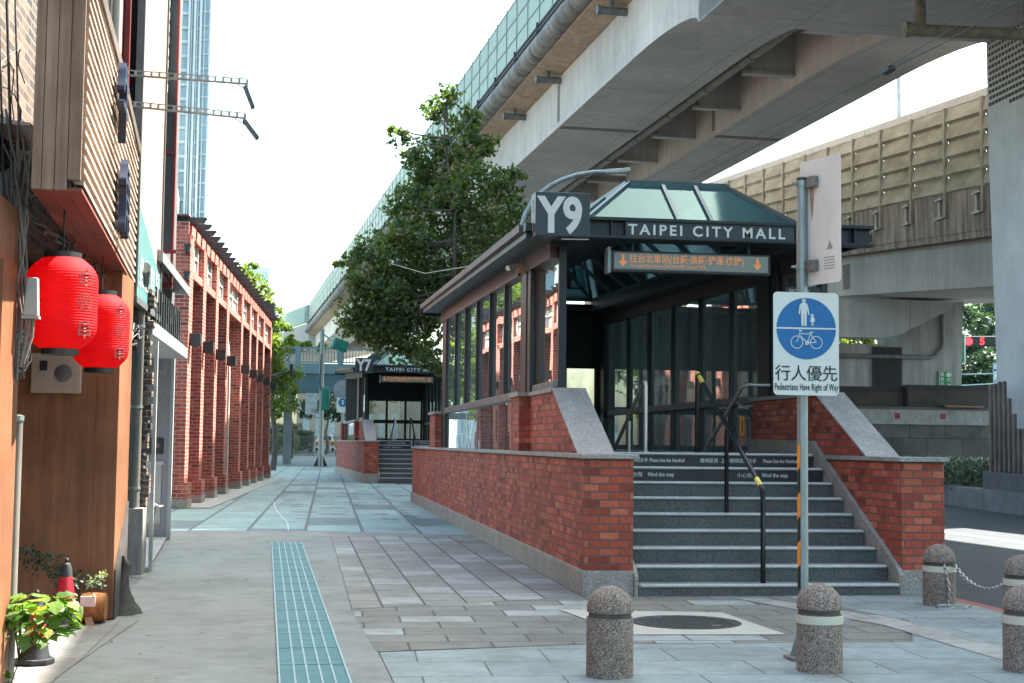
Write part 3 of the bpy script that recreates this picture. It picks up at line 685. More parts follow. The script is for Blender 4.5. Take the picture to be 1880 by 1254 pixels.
# ================================================================ RAMP BEHIND THE ROAD
Q = thing("elevated_ramp", "lower concrete ramp with tan ribbed noise barrier behind the road at right", "ramp", (17.9, 26.6, 0), RAD(1.15))
RS = .0755
def rz_(z): return lambda y: z+RS*y
def rbox(b, x0, x1, y0, y1, za, zb_):
    return b.box(x0, x1, y0, y1, za, zb_, zf=lambda y: RS*y)
Y0r, Y1r = -32, 60
rbox(MB(), .45, 8.5, Y0r, Y1r, 6.47, 8.0).build("girder", [CONC], Q)
rbox(MB(), 0, 9, Y0r, Y1r, 7.98, 8.2).build("deck_edge", [COND], Q)
rbox(MB(), -.02, .28, Y0r, Y1r, 8.2, 9.55).build("parapet", [COND], Q)
b = MB()
for k in range(18): 
    y0 = Y0r+k*5.2; rbox(b, .02, .2, y0, y0+5.17, 12.36, 12.62)
b.build("barrier_cap", plain("cap_grey_pale", (.36, .365, .35), .7, 0, .12, 2), Q)
k = 0; y = Y0r; bay = 2.5; posts = MB(); BGM = plain("bracket_galv", (.30, .30, .28), .5, .4, .3, 6)
while y < Y1r-.5:
    pb = MB()
    for j in range(5):
        z0 = 9.5+j*.575
        pb.add([(.06, y+.09, z0+RS*y), (.06, y+bay-.07, z0+RS*(y+bay)), (-.06, y+bay-.07, z0+.10+RS*(y+bay)), (-.06, y+.09, z0+.10+RS*y),
                (.04, y+.09, z0+.545+RS*y), (.04, y+bay-.07, z0+.545+RS*(y+bay))], [(0, 1, 2, 3), (3, 2, 5, 4)])
        pb.add([(.05, y+.09, z0+.545+RS*y), (.05, y+bay-.07, z0+.545+RS*(y+bay)), (.05, y+bay-.07, z0+.58+RS*(y+bay)), (.05, y+.09, z0+.58+RS*y)], [(0, 1, 2, 3)])
    pb.build("barrier_panel", PANT, Q)
    posts.box(-.10, .04, y-.06, y+.07, 8.75+RS*y, 12.36+RS*y)
    brk = MB()
    for dz in (0, .62):
        brk.box(-.14, -.02, y+.09, y+.62, 8.75+RS*y+dz, 8.81+RS*y+dz); brk.box(-.1, -.02, y+.3, y+.5, 8.81+RS*y+dz, 8.86+RS*y+dz)
    brk.box(-.09, -.02, y+.34, y+.46, 8.86+RS*y, 9.35+RS*y); brk.build("post_bracket", BGM, Q)
    y += bay
each(posts, "barrier_post", POSTM, Q)
b = MB()
for k in range(14): b.box(.44, .449, 12.0, 12.7, 7.65+.07*k, 7.70+.07*k)
b.build("vent_strip", VENT, Q)
# abutment below
A = thing("ramp_pier", "grey stained concrete pier under the ramp carrying a bent drain pipe", "pier", (20.8, 40, 0))
MB().prism([(-8, 0, 0), (2.35, 0, 0), (2.62, 0, 7.4), (0, 0, 7.4), (0, 0, 5.6), (-8, 0, 5.6)], (0, 2.5, 0)).build("pier_wall", [concrete("concrete_pier_dark", (.44, .43, .41), .35, .4)], A); fixn(A.children[0])
MB().prism([(-8.5, -.8, 5.80), (-1.1, -.8, 5.80), (-.4, -.8, 5.95), (1.5, -.8, 6.9), (1.9, -.8, 7.3), (-8.5, -.8, 7.3)], (0, .75, 0)).build("corbel", [CONS], A); fixn(A.children[1])
MB().tube([(-8, -.12, 5.12), (1.15, -.12, 5.12), (1.3, -.12, 5.16), (1.6, -.12, 5.5), (1.66, -.12, 5.66), (1.66, -.12, 7.3)], .085, 12).build("drain_pipe", PG, A, smooth=True)
b = MB(); 
for k in range(18): b.box(-1.25, -.02, -.06, -.03, 3.9+k*.09, 3.93+k*.09)
for k in range(14): b.box(-1.25+k*.09, -1.22+k*.09, -.075, -.062, 3.9, 5.5)
b.box(-1.25, -.02, -.025, -.005, 3.9, 5.5); b.build("wire_mesh", plain("mesh_dark", (.05, .055, .055), .6, .2, .2, 6), A)
MB().box(.02, .32, -.2, -.02, 6.25, 6.5).build("junction_box", plain("box_white", (.5, .5, .48), .6), A)
GRNS = plain("sign_green", (.01, .22, .07), .5, 0, .08, 4)
gs = thing("green_sign", "small green information sign with white characters on the ramp pier", "sign", (22.28, 39.9, 3.75))
MB().box(0, .58, 0, .03, 0, .85).build("sign_plate", GRNS, gs); b = MB(); b.box(.02, .56, -.008, -.002, .82, .835).box(.02, .56, -.008, -.002, .02, .035).box(.02, .035, -.008, -.002, .035, .82).box(.545, .56, -.008, -.002, .035, .82); b.build("border", LET, gs)
for i, ch in enumerate("請至左轉"): text(ch, .17, LET, gs, (.07, -.004, .64-.19*i), bold=.01)
for i, ch in enumerate("燈亮"): text(ch, .17, LET, gs, (.35, -.004, .42-.22*i), bold=.01)
b = MB(); b.prism([(.43+.1*cos(a*pi/8), -.003, .69+.1*sin(a*pi/8)) for a in range(16)], (0, -.004, 0)); b.build("emblem", LET, gs)
# stone retaining wall with light tile course
Wt = thing("stone_wall", "dark granite retaining wall with a pale top course and red square tiles", "wall", (15.5, 35, -.1))
MB().box(0, 7.2, 0, .5, 0, 2.45).build("wall_face", brickmat("wall_blocks", [(0, (.11, .11, .11)), (.5, (.14, .14, .14)), (1, (.17, .17, .17))], (.03, .03, .03), 1.35, .98, .012, .45), Wt)
b = MB(); t_ = MB(); random.seed(4); x = 0; n = 0
while x < 7.1:
    L = random.choice((.55, .72)); b.box(x+.004, x+L-.004, -.05, .5, 2.455, 2.99)
    if n % 3 == 1: t_.box(x+L/2-.10, x+L/2+.10, -.06, -.051, 2.66, 2.86)
    x += L; n += 1
b.build("top_course", GRL, Wt); t_.build("red_tile", plain("tile_red", (.26, .01, .035), .4), Wt)
MB().box(0, 7.2, -.07, .55, 2.99, 3.08).build("coping", GRW, Wt)
for (lab, x0, x1, y, h) in (("long dark brown planter box at the left on the stone wall", 16.2, 18.9, 35.9, .72), ("dark brown planter box on the stone wall below the green sign", 18.95, 22.2, 35.6, .80)):
    pl = thing("planter_box", lab, "planter", ((x0+x1)/2, y, 2.98), 0, "planter boxes on the stone wall"); L = (x1-x0)/2
    MB().box(-L, L, -.35, .35, 0, h).build("box_side", wood("planter_brown", (.035, .028, .025), (.07, .055, .048), 1, 'X') if "planter_brown" not in MATS else MATS["planter_brown"], pl)
    MB().box(-L-.02, L+.02, -.38, .38, h-.12, h+.02).build("rim", DARK, pl)
cb = thing("cardboard_sheet", "flattened brown cardboard lying on the stone wall coping", "cardboard", (20.9, 35.0, 2.99)); MB().prism([(-.7, -.2, 0), (.7, -.3, 0), (.8, .3, .02), (-.6, .35, .06)], (0, 0, .05)).build("sheet", plain("cardboard", (.30, .2, .12), .8), cb)
# roadside kerb wall and planter block with stepped fence
dk = Vector((.153, .988, 0)); 
b = MB(); n_ = Vector((.988, -.153, 0)); k0 = Vector((14.05, 15, -.12)); b.prism([k0, k0+n_*.5, k0+dk*26+n_*.5, k0+dk*26], (0, 0, .55)); kb = fixn(b.build("kerb_wall", plain("kerb_concrete", (.17, .17, .165), .85, 0, .3, 1.5))); tag(kb, "low dark concrete kerb wall along the far side of the road", "kerb wall")
pb = MB(); k1 = k0+dk*(-3)+n_*.1; pb.prism([k1, k1+n_*1.0, k1+dk*10.3+n_*1.0, k1+dk*10.3], (0, 0, 1.02)); pbk = fixn(pb.build("stone_planter", GRW)); tag(pbk, "dark granite planter block under the stepped wooden fence", "planter block")
fe = thing("wooden_fence", "stepped fence of grey weathered wooden slats on a granite block", "fence", tuple(k0+dk*7.0+n_*.25+Vector((0, 0, 1.02))))
WG = wood("wood_grey", (.11, .09, .075), (.24, .20, .17), .9, 'Z'); random.seed(9)
hs = [2.3, 2.33, 2.36, 2.36, 1.9, 1.5, 1.12, 1.12, 1.5, 1.55, 1.9, 2.2]
for i, h in enumerate(hs):
    q = Vector((0, 0, 0))-dk*(.36*i); MB().box(q.x-.05, q.x+.05, q.y-.055, q.y+.055, 0, h).build("slat", WG, fe, bev=.03)
for z in (.38, 1.0):
    MB().bar((0.07, .1, z), tuple(-dk*4.2+Vector((.07, 0, z))), .04, .09).build("rail", WG, fe)

# ================================================================ BRICK MARKET BUILDING (left, far)
K = thing("brick_market", "long low red brick arcade building with black lamps and dark rafter ends", "building", (-5.25, 18.45, 0), RAD(-2.67))
fe_ = [.15, 2.75, 5.6, 8.45, 12.9, 16.0, 18.9, 22.0, 25.9]   # far edge of each column
CW = .62
wb = MB(); wb.box(-6, -.62, -.45, 26.0, 0, 6.3); wb.box(-6, -.05, -.45, -.36, 0, 6.3); wb.build("wall", BR2, K)
LGL = plain("window_pale", (.5, .52, .5), .25, 0, .12, 2)
WF = plain("window_frame_white", (.5, .5, .48), .5)
b = MB(); lt = MB()
lt.box(-.55, -.03, -.3, 25.9, 6.02, 6.28); lt.build("cornice", BR2, K)
for i, y in enumerate(fe_):
    c = MB().box(-.62, 0, y-CW, y, .5, 6.02).build("column", BR2, K)
    MB().box(-.66, .075, y-CW-.07, y+.07, .21, .56).build("column_base", BR2, c)
    MB().box(-.68, .085, y-CW-.08, y+.08, -.02, .212).build("plinth", GRP, c)
    lm = MB().box(.005, .25, y-.44, y-.18, 3.58, 3.85).build("wall_lamp", BLK, K, bev=.008)
    MB().box(.05, .22, y-.40, y-.22, 3.56, 3.578).build("lens", plain("lens_dark", (.1, .1, .1), .2) if "lens_dark" not in MATS else MATS["lens_dark"], lm)
    if i < 8:
        y1 = fe_[i+1]-CW
        MB().box(-.5, -.02, y+.002, y1-.002, 5.12, 5.30).build("lintel", BR2, K)
        MB().box(-.4, -.25, y+.002, y1-.002, 5.302, 5.40).build("spandrel", BR2, K)
        w_ = MB().box(-.20, -.16, y+.02, y1-.02, 5.30, 6.02).build("window", LGL, K)
        f = MB()
        for q in (y+.2, (y+y1)/2-.03, y1-.26): f.box(-.16, -.11, q, q+.06, 5.31, 6.02)
        f.box(-.16, -.12, y+.2, y1-.2, 5.69, 5.73); f.build("frame", WF, w_)
        MB().box(-.60, -.50, y+.35, y1-.35, .6, 4.6).build("shop_glass", plain("shopglass_dark", (.03, .035, .035), .1) if "shopglass_dark" not in MATS else MATS["shopglass_dark"], K)
        if i == 3:   # wide bay: pale round-headed arch
            a = MB(); yc = (y+y1)/2; r0, r1 = 1.25, 1.5
            for q in range(12):
                t0, t1 = pi*q/12, pi*(q+1)/12
                a.prism([(-.48, yc+r0*cos(t0), 3.2+r0*sin(t0)), (-.48, yc+r1*cos(t0), 3.2+r1*sin(t0)), (-.48, yc+r1*cos(t1), 3.2+r1*sin(t1)), (-.48, yc+r0*cos(t1), 3.2+r0*sin(t1))], (.22, 0, 0))
            a.box(-.48, -.26, yc-1.5, yc-1.25, .2, 3.2).box(-.48, -.26, yc+1.25, yc+1.5, .2, 3.2)
            fixn(a.build("arch", plain("arch_pale", (.5, .42, .38), .8, 0, .15, 4), K))
rf = MB(); rf.box(-6.2, -.05, -.5, 26.2, 6.44, 6.47); rf.build("roof", plain("roof_grey", (.2, .21, .22), .7, 0, .2, 2), K)
y = -.25; n = 0; RAFT = plain("rafter_dark", (.06, .06, .06), .8, 0, .3, 4)
while y < 26:
    MB().prism([(-.4, y, 6.285), (.22, y, 6.33), (.30, y, 6.43), (-.4, y, 6.43)], (0, .24, 0)).build("rafter_end", RAFT, K); fixn(K.children[-1]); y += .985
for z in (5.0, 5.6):
    MB().prism([(-.1, -.64, z), (-.02, -.64, z), (.02, -.64, z+.18), (-.12, -.64, z+.18)], (0, .18, 0)).build("corbel", BLK, K); fixn(K.children[-1])
MB().tube([(.0, 25.95, 4.1), (.25, 26.2, 4.2), (.75, 26.3, 4.33)], .03, 8).tube([(.0, 25.95, 4.0), (.4, 26.25, 4.15), (.75, 26.3, 4.3)], .02, 6).box(.72, .85, 26.2, 26.4, 4.12, 4.62).build("bracket_lamp", BLK, K)
MB().box(-.5, .15, 24.8, 25.2, 6.55, 6.95).build("roof_vent", BLK, K)
# stone kerb along the arcade
b = MB(); b.box(-.9, .55, -.3, 26.2, .0, .03); structure(b.build("arcade_paving", plain("arcade_stone", (.33, .34, .33), .8, 0, .15, 2)))
o_ = COL.objects["arcade_paving"]; o_.location = K.location; o_.rotation_euler = K.rotation_euler

# ================================================================ SHOPFRONTS (left, near)
WOR = wood("wood_orange", (.165, .062, .028), (.31, .135, .062), .8, 'Z', .5)
WPL = wood("wood_plank_old", (.13, .08, .055), (.38, .275, .21), .55, 'Z', .75)
WPR = wood("wood_plank_red", (.15, .038, .024), (.30, .085, .052), .55, 'Y', .7)
WSL = wood("wood_slat", (.25, .175, .13), (.52, .41, .33), .7, 'Y', .7)
SA = thing("timber_shopfront", "old shopfront of orange timber boards and dirty brick at the left edge", "shopfront", (0, 0, 0))
MB().box(-5.4, -4.78, -9, -.9, 2.95, 9).build("brick_wall", BRO, SA)
MB().box(-5.1, -4.46, -5.9, -4.95, 0, 2.86).build("timber_pillar", WOR, SA, bev=.01)
MB().box(-4.458, -4.44, -5.6, -5.2, 0, 2.5).build("edge_board", WOR, SA)
MB().box(-5.6, -4.452, -1.70, -1.62, .04, 2.9).build("timber_panel", WOR, SA)
ep = MB(); ep.prism([(-4.45, -1.70, .02), (-4.27, -1.70, .02), (-4.27, -1.70, 2.9), (-4.45, -1.70, 2.9)], (0, .82, 0)); fixn(ep.build("end_post", WOR, SA))
MB().prism([(-4.268, -1.66, .0), (-4.268, -.9, .0), (-4.268, -.9, .95), (-4.268, -1.66, .42)], (.012, 0, 0)).build("charred_base", plain("charred", (.05, .045, .04), .9, 0, .5, 6), SA); fixn(SA.children[-1])
tr_ = MB(); random.seed(11)
tr_.lathe([(.17, 0), (.13, .05), (.085, .13), (.06, .26), (.045, .42), (.03, .5)], (-4.25, -1.25, 0), 16); tb = tr_.build("root_flare", plain("charred2", (.045, .04, .036), .9, 0, .6, 5, bmp=.6), SA, smooth=True)
for v in tb.data.vertices: v.co.x += .035*sin(v.co.z*20+v.co.y*30); v.co.y *= 1
MB().box(-5.4, -4.5, -1.62, -1.5, 2.4, 3.4).build("shutter_box", plain("shutter_dark", (.05, .048, .046), .6, 0, .2, 4), SA)
b = MB()
for z in (2.55, 2.75, 2.95): b.box(-5.2, -4.46, -1.72, -1.702, z, z+.008)
b.build("seam", BLKT, SA)
MB().box(-6.5, -5.2, -9, -.9, 0, 3.1).build("back_wall", DARK, SA)
sp = thing("wall_speaker", "pale square intercom panel with round speaker under the nearer red lantern", "speaker", (-4.77, -1.715, 2.03))
MB().box(-.20, .20, -.05, .01, -.165, .165).build("housing", plain("beige_panel", (.36, .30, .24), .6, 0, .15, 6), sp, bev=.008)
sc_ = MB().lathe([(.066, 0), (.07, .008), (.055, .012), (.03, .02)], (0, 0, 0), 20).build("speaker_cone", plain("speaker_grey", (.10, .10, .10), .5), sp, smooth=True); sc_.rotation_euler = (pi/2, 0, 0); sc_.location = (.06, -.05, -.0)
MB().box(-.13, -.07, -.055, -.049, .02, .10).build("window", BLK, sp)
# big slatted hanging sign
SG = thing("shop_sign", "large boxed shop sign of weathered planks with pale slats and dark raised characters", "sign", (-4.012, -5.62, 2.9), RAD(3.26))
SW, SLn, SH = .29, 5.2, 1.36
b_ = MB()
xs = [-.29, -.235, -.165, -.095, -.02]
for a, q, dz in ((xs[0], xs[1], 0), (xs[1], xs[2], 0), (xs[2], xs[3], 0), (xs[3], xs[4], .06)):
    MB().box(a+.0015, q-.0015, 0, .03, dz, SH).build("front_plank", WPL, SG, bev=.003)
for a, q in ((-.29, -.2), (-.198, -.10), (-.098, -.015)): MB().box(a, q, .032, SLn, .0, .02).build("soffit_plank", WPR, SG)
MB().box(-.285, -.075, .04, SLn-.02, .022, SH).build("backing", DARK, SG)
for k in range(18):
    z = .035+k*.075
    s_ = MB(); s_.prism([(-.055, 0.03, z+.006), (-.004, 0.03, z), (-.004, .03, z+.026), (-.055, .03, z+.034)], (0, SLn-.05+(k % 3)*.012, 0)); fixn(s_.build("slat", WSL, SG))
MB().bar((-.015, .05, SH+.0), (-.015, SLn*.5, SH+.02), .05, .09).bar((-.015, SLn*.5, SH+.02), (-.015, SLn, SH-.08), .05, .09).build("top_trim", wood("trim_dark", (.06, .04, .03), (.14, .1, .075), .6, 'Y'), SG)
MB().box(-.05, .0, SLn-.02, SLn+.03, 0, SH-.05).build("end_trim", STL, SG)
NAVY = plain("letter_navy", (.010, .016, .04), .4, .1, .2, 4)
for ch, yy, zz, sz in (("牛", 1.9, .78, .62), ("角", 2.35, .16, .62)):
    t_ = text(ch, sz, NAVY, SG, (.035, yy+sz, zz), face='+X', bold=-.004, ext=.028, name="character"); t_.location = (.045, yy, zz)
# lanterns
def lantern(label, loc, sc=1.):
    R = thing("red_lantern", label, "lantern", loc, 0, "red paper lanterns under the slatted sign"); R.scale = (sc,)*3
    prof = []; H = .56; N = 66
    for i in range(N+1):
        q = i/N; z = -H/2+H*q
        e = abs(2*q-1); r = .115+.098*(1-max(0, (e-.45)/.55)**2.4) 
        prof.append((r+.0036*(i % 2), z))
    MB().lathe(prof, n=44).build("paper_body", LANT, R, smooth=True)
    MB().lathe([(.10, -.315), (.112, -.315), (.112, -.27), (.10, -.27)], n=30).build("bottom_ring", BLK, R, smooth=True); MB().lathe([(.10, .27), (.112, .27), (.112, .315), (.05, .32)], n=30).build("top_ring", BLK, R, smooth=True)
    MB().tube([(0, 0, .315), (0, 0, .60)], .006, 6).build("cord", BLKT, R)
    def wrap(o, a0):
        for v in o.data.vertices:
            a = v.co.x/.213+a0; r = .216+v.co.z; z = v.co.y; v.co = (r*cos(a), r*sin(a), z)
    for ch, z0 in (("串", .10), ("串", -.21)):
        t = text(ch, .12, INK, R, (0, 0, 0), face=(0, 0, 0), name="character", ext=.0, align='CENTER', bold=.012)
        for v in t.data.vertices: v.co.y += z0
        wrap(t, RAD(-40))
    g = MB()
    for r0, r1 in ((.045, .054), (.028, .036), (.0, .014)):
        n = 24
        g.add([(r*cos(2*pi*k/n), r*sin(2*pi*k/n), 0) for r in (r0, r1) for k in range(n)], [(k, (k+1) % n, n+(k+1) % n, n+k) for k in range(n)])
    go = g.build("ring_emblem", INK, R); wrap(go, RAD(-40))
    return R
def lantmat():
    m, t, b = newmat("lantern_red"); out = t.nodes["Material Output"]
    v = coords(t); f = noise(t, coords(t, scale=(1, 1, .2)), 4, 3); r = ramp(t, [(.3, (.62, .006, .012)), (.7, (.74, .012, .018))]); t.links.new(f, r.inputs[0])
    t.links.new(r.outputs[0], b.inputs['Base Color']); b.inputs['Roughness'].default_value = .75; b.inputs['Specular IOR Level'].default_value = .25
    tl = nd(t, "ShaderNodeBsdfTranslucent"); tl.inputs[0].default_value = (.95, .02, .03, 1)
    mx_ = nd(t, "ShaderNodeMixShader"); mx_.inputs[0].default_value = .42; t.links.new(b.outputs[0], mx_.inputs[1]); t.links.new(tl.outputs[0], mx_.inputs[2]); t.links.new(mx_.outputs[0], out.inputs[0])
    return m
LANT = lantmat(); INK = plain("lantern_ink", (.10, .008, .012), .6)
lantern("nearer and larger red paper lantern with dark characters, beside the grey junction box", (-4.237, -4.87, 2.32))
lantern("farther red paper lantern hanging over the timber panel end", (-4.305, -2.63, 2.315), 1.0)
# cables, junction box, coil, pole at the shop corner
random.seed(21)
CBL = plain("cable_grey", (.16, .15, .13), .7, 0, .3, 6); CBD = plain("cable_black", (.025, .025, .025), .6)
jb = thing("junction_box", "grey plastic junction box on the cable bundle beside the nearer lantern", "box", (-4.36, -5.2, 2.33))
MB().prism([(-.038, -.03, -.12), (.05, -.03, -.12), (.04, -.03, .11), (-.02, -.03, .11)], (0, .06, 0)).build("cover", plain("box_grey", (.34, .35, .34), .5, 0, .1, 6), jb, bev=.008); fixn(jb.children[0])
MB().box(-.045, .055, -.035, .035, -.135, -.118).build("base_flange", plain("box_grey2", (.26, .27, .26), .5), jb)
MB().tube([(0, 0, -.13), (-.01, 0, -.22), (-.045, .0, -.42)], .012, 8).tube([(.02, 0, -.13), (.015, 0, -.24), (-.03, .0, -.40)], .01, 8).build("conduit", CBL, jb, smooth=True)
cbn = MB()
for i in range(13):
    x0 = -4.44+random.uniform(-.035, .03); y0 = -5.05+random.uniform(-.1, .05); pts = []; z = random.uniform(2.9, 3.5)
    x = x0+random.uniform(-.1, .06)
    while z > 1.75:
        pts.append((x+random.uniform(-.02, .02), y0-.03+random.uniform(-.02, .02), z)); z -= random.uniform(.1, .22); x += (x0-x)*.4
    if len(pts) > 2: cbn.tube(pts, random.uniform(.004, .009), 6)
co_ = cbn.build("cable_bundle", CBL, smooth=True); tag(co_, "tangled bundle of grey cables running down the timber pillar", "cables")
tg = MB()
for i in range(16):
    c = Vector((-4.425+random.uniform(-.03, .03), -5.1, 2.03+random.uniform(-.09, .09))); r = random.uniform(.03, .07); a0 = random.uniform(0, 6)
    tg.tube([c+Vector((r*cos(a0+k*.55)*.6, random.uniform(-.02, .02), r*sin(a0+k*.55))) for k in range(9)], .004, 5)
tag(tg.build("wire_tangle", plain("wire_pale", (.36, .35, .32), .6), smooth=True), "messy knot of pale thin wires below the junction box", "wires")
cl_ = MB()
for i in range(5):
    r = .075+.006*i; cl_.tube([(-4.53+r*cos(k*pi/10), -5.93+.008*i, 2.53+r*1.1*sin(k*pi/10)) for k in range(21)], .004, 5)
tag(cl_.build("cable_coil", CBD, smooth=True), "black round coil of cable hanging on the timber pillar", "cable coil")
up_ = MB(); random.seed(31)
for i in range(7):
    y = random.uniform(-4.8, -3.9); z = random.uniform(2.95, 4.4); x = -4.72; pts = []
    for k in range(9): pts.append((x+.03*sin(k*1.3+i), y+k*.11, z+(.35 if i % 2 else -.25)*sin(k*.45+i)-.03*k))
    up_.tube(pts, random.uniform(.004, .008), 6)
for x, r in ((-4.62, .009), (-4.67, .007), (-4.57, .006)): up_.tube([(x, -4.9+.4*(x+4.7), 5.2), (x-.02, -4.8, 4.2), (x+.02, -4.75, 3.4), (x+.08, -4.9, 2.9)], r, 6)
tag(up_.build("cable_bundle", CBD, smooth=True), "black cables tangled across the dirty brick wall above the timber pillar", "cables")
us = MB(); random.seed(8)
for i in range(9):
    y = -5.2+i*.5; us.tube([(-4.40+random.uniform(-.02, .03), y+k*.14, 2.84+random.uniform(-.05, .04)) for k in range(6)], random.uniform(.006, .014), 6)
tag(us.build("cable_bundle", plain("cable_brown", (.07, .05, .04), .7), smooth=True), "brown cables clipped under the slatted sign above the lanterns", "cables")
ac = thing("vent_hood", "white folded metal awning over the dirty brick at the left edge", "awning", (-4.75, -4.5, 3.52)); MB().prism([(-.2, 0, 0), (.22, 0, -.02), (.22, 0, .0), (-.2, 0, .05)], (0, .9, 0)).build("metal_sheet", plain("sheet_white", (.6, .6, .58), .4), ac); fixn(ac.children[0])
fd_ = MB().tube([(-4.75, -4.6, 2.95), (-4.70, -4.4, 3.15), (-4.68, -3.9, 3.32), (-4.7, -3.3, 3.36)], .06, 10).build("flexible_duct", plain("duct_grey", (.16, .17, .17), .6, 0, .2, 5), ac, smooth=True); fd_.location = (4.75, 4.5, -3.52)
pole = thing("corner_post", "rust stained round steel post in front of the timber pillar at left", "post", (-4.49, -4.8, 0))
MB().tube([(0, 0, 0), (0, 0, 1.60)], .038, 14).build("shaft", plain("post_stained", (.20, .17, .14), .6, .3, .5, 3, c2=(.34, .31, .28), stretch=(1, 1, .3)), pole, smooth=True); MB().lathe([(.04, 1.59), (.044, 1.6), (.044, 1.63), (.02, 1.635)], n=14).build("cap", GALV, pole)
# dark passage, pipes, concrete base, brick stub
PB = thing("pipe_passage", "dark recess with concrete base and ragged brick edge beyond the timber panel", "wall", (0, 0, 0))
MB().box(-5.6, -4.80, -.9, 2.3, 0, 9).build("recess_wall", DARK, PB)
MB().box(-5.2, -4.47, 2.35, 2.75, 0, .74).build("concrete_base", concrete("concrete_base", (.36, .34, .31), .4, 1.5), PB, bev=.015)
b = MB(); random.seed(12)
for k in range(34):
    o = random.choice((0, .06, .11)); b.box(-4.9, -4.50+o*.6, 2.5, 2.75, .75+k*.072, .75+k*.072+.06)
b.box(-5.0, -4.53, 2.52, 2.74, .75, 3.2); b.build("brick_edge", BRO, PB)
MB().box(-4.44, -4.40, 2.72, 2.80, 0.02, 2.62).build("steel_frame", plain("frame_pale", (.36, .38, .37), .5, .3, .2, 5), PB)
dp = thing("downpipe", "dark grey weathered downpipe standing on the concrete base", "pipe", (-4.585, 2.42, .74)); MB().tube([(0, 0, 0), (0, 0, 2.3), (.05, -.1, 2.5), (.1, -.5, 2.62)], .062, 14).build("tube", plain("pipe_slate", (.13, .145, .145), .5, .2, .35, 3, c2=(.22, .2, .17), stretch=(1, 1, .3)), dp, smooth=True)
for z in (.2, 1.1, 2.0): MB().lathe([(.064, z), (.07, z), (.07, z+.03), (.064, z+.03)], n=14).build("clamp", GALV, dp)
b = MB(); random.seed(33)
for i in range(14): b.tube([(-4.6+random.uniform(-.06, .08), 1.6+k*.2+random.uniform(-.05, .05), 2.55+random.uniform(-.08, .2)) for k in range(6)], random.uniform(.006, .016), 6)
tag(b.build("cable_bundle", CBD, smooth=True), "black cables and hoses gathered in the dark recess beside the downpipe", "cables")
wp = thing("drainpipe", "tall cream plastic drainpipe rising behind the slatted sign", "pipe", (-4.64, .26, 2.8)); MB().tube([(0, 0, 0), (0, 0, 6)], .048, 14).build("tube", plain("pvc_cream", (.46, .44, .38), .5, 0, .1, 3), wp, smooth=True); MB().lathe([(.05, 1.9), (.055, 1.9), (.055, 2.05), (.05, 2.05)], n=14).build("coupling", plain("pvc_cream2", (.5, .48, .42), .5), wp)
b = MB(); b.tube([(-4.74, .1, 2.8), (-4.72, .1, 6.5)], .008, 5).tube([(-4.70, -.1, 4.8), (-4.74, .05, 6.5)], .01, 5); tag(b.build("cable", CBL), "thin pale vertical cables beside the cream drainpipe", "cables")
# pink and teal banner with its red frame, dark board
BN = thing("banner_sign", "tall salmon pink banner with teal lower field facing the street", "banner", (-4.52, 0, 0))
MB().box(-.03, 0, 1.45, 3.9, 3.0, 8.5).build("pink_sheet", plain("banner_pink", (.40, .19, .13), .8, 0, .1, .6, c2=(.47, .28, .22)), BN)
MB().prism([(.004, 1.45, 3.0), (.004, 3.88, 3.0), (.004, 3.88, 3.45), (.004, 1.45, 4.0)], (.006, 0, 0)).build("teal_field", plain("banner_teal", (.06, .16, .16), .6, 0, .1, 2), BN); fixn(BN.children[-1])
random.seed(14)
for i in range(4):
    b = MB(); y0 = 1.62+.55*i; z0 = 3.14
    for k in range(4): zz = z0+.09*k; b.box(.011, .014, y0+random.uniform(0, .1), y0+random.uniform(.3, .42), zz, zz+.035)
    b.box(.0145, .017, y0+.08, y0+.12, z0-.02, z0+.34).box(.0145, .017, y0+.27, y0+.31, z0+.0, z0+.30); b.build("character_strokes", LET, BN)
b = MB(); b.box(-.06, .02, 1.38, 1.45, 3.1, 8.5).box(-.06, .02, 3.9, 3.97, 2.95, 8.5).box(-.06, .02, 1.4, 3.95, 2.93, 3.0); b.build("frame", plain("frame_grey", (.12, .13, .13), .5, .4, .2, 5), BN)
RF = thing("charcoal_sign", "dark red steel sign frame with a charcoal board facing the camera", "sign frame", (-4.62, 4.9, 2.9))
MB().box(-.12, .13, 0, .06, 1.0, 6).build("charcoal_board", plain("board_charcoal", (.045, .05, .052), .6, 0, .1, 3), RF)
RED = plain("frame_red", (.17, .022, .02), .5, .2, .3, 5); b = MB(); b.box(.13, .16, -.02, .08, .6, 6).box(-.14, .16, -.02, .08, .55, .62).box(-.14, .2, -.03, .0, 1.0, 1.05).box(-.12, .16, -.03, 0, 2.3, 2.34); b.bar((-.1, -.02, 1.0), (.14, -.02, .62), .02, .03); b.build("frame", RED, RF)
b = MB(); b.box(-4.66, -4.60, .95, 1.02, 2.9, 8).box(-4.66, -4.62, .5, .54, 3.0, 8); tag(b.build("steel_post", RED), "dark red rusty steel post beside the pink banner", "post")
b = MB()
for k in range(12): b.box(-4.66, -4.58, 4.0, 4.85, 6.0+k*.16, 6.1+k*.16)
tag(b.build("louvre_panel", plain("louvre_white", (.55, .57, .56), .5)), "white slatted louvre panel high above the banner", "louvre")
MB().box(-5.8, -4.70, 2.3, 8.0, 2.9, 9).build("upper_wall", plain("wall_dark_upper", (.09, .09, .09), .8, 0, .3, 1), PB)
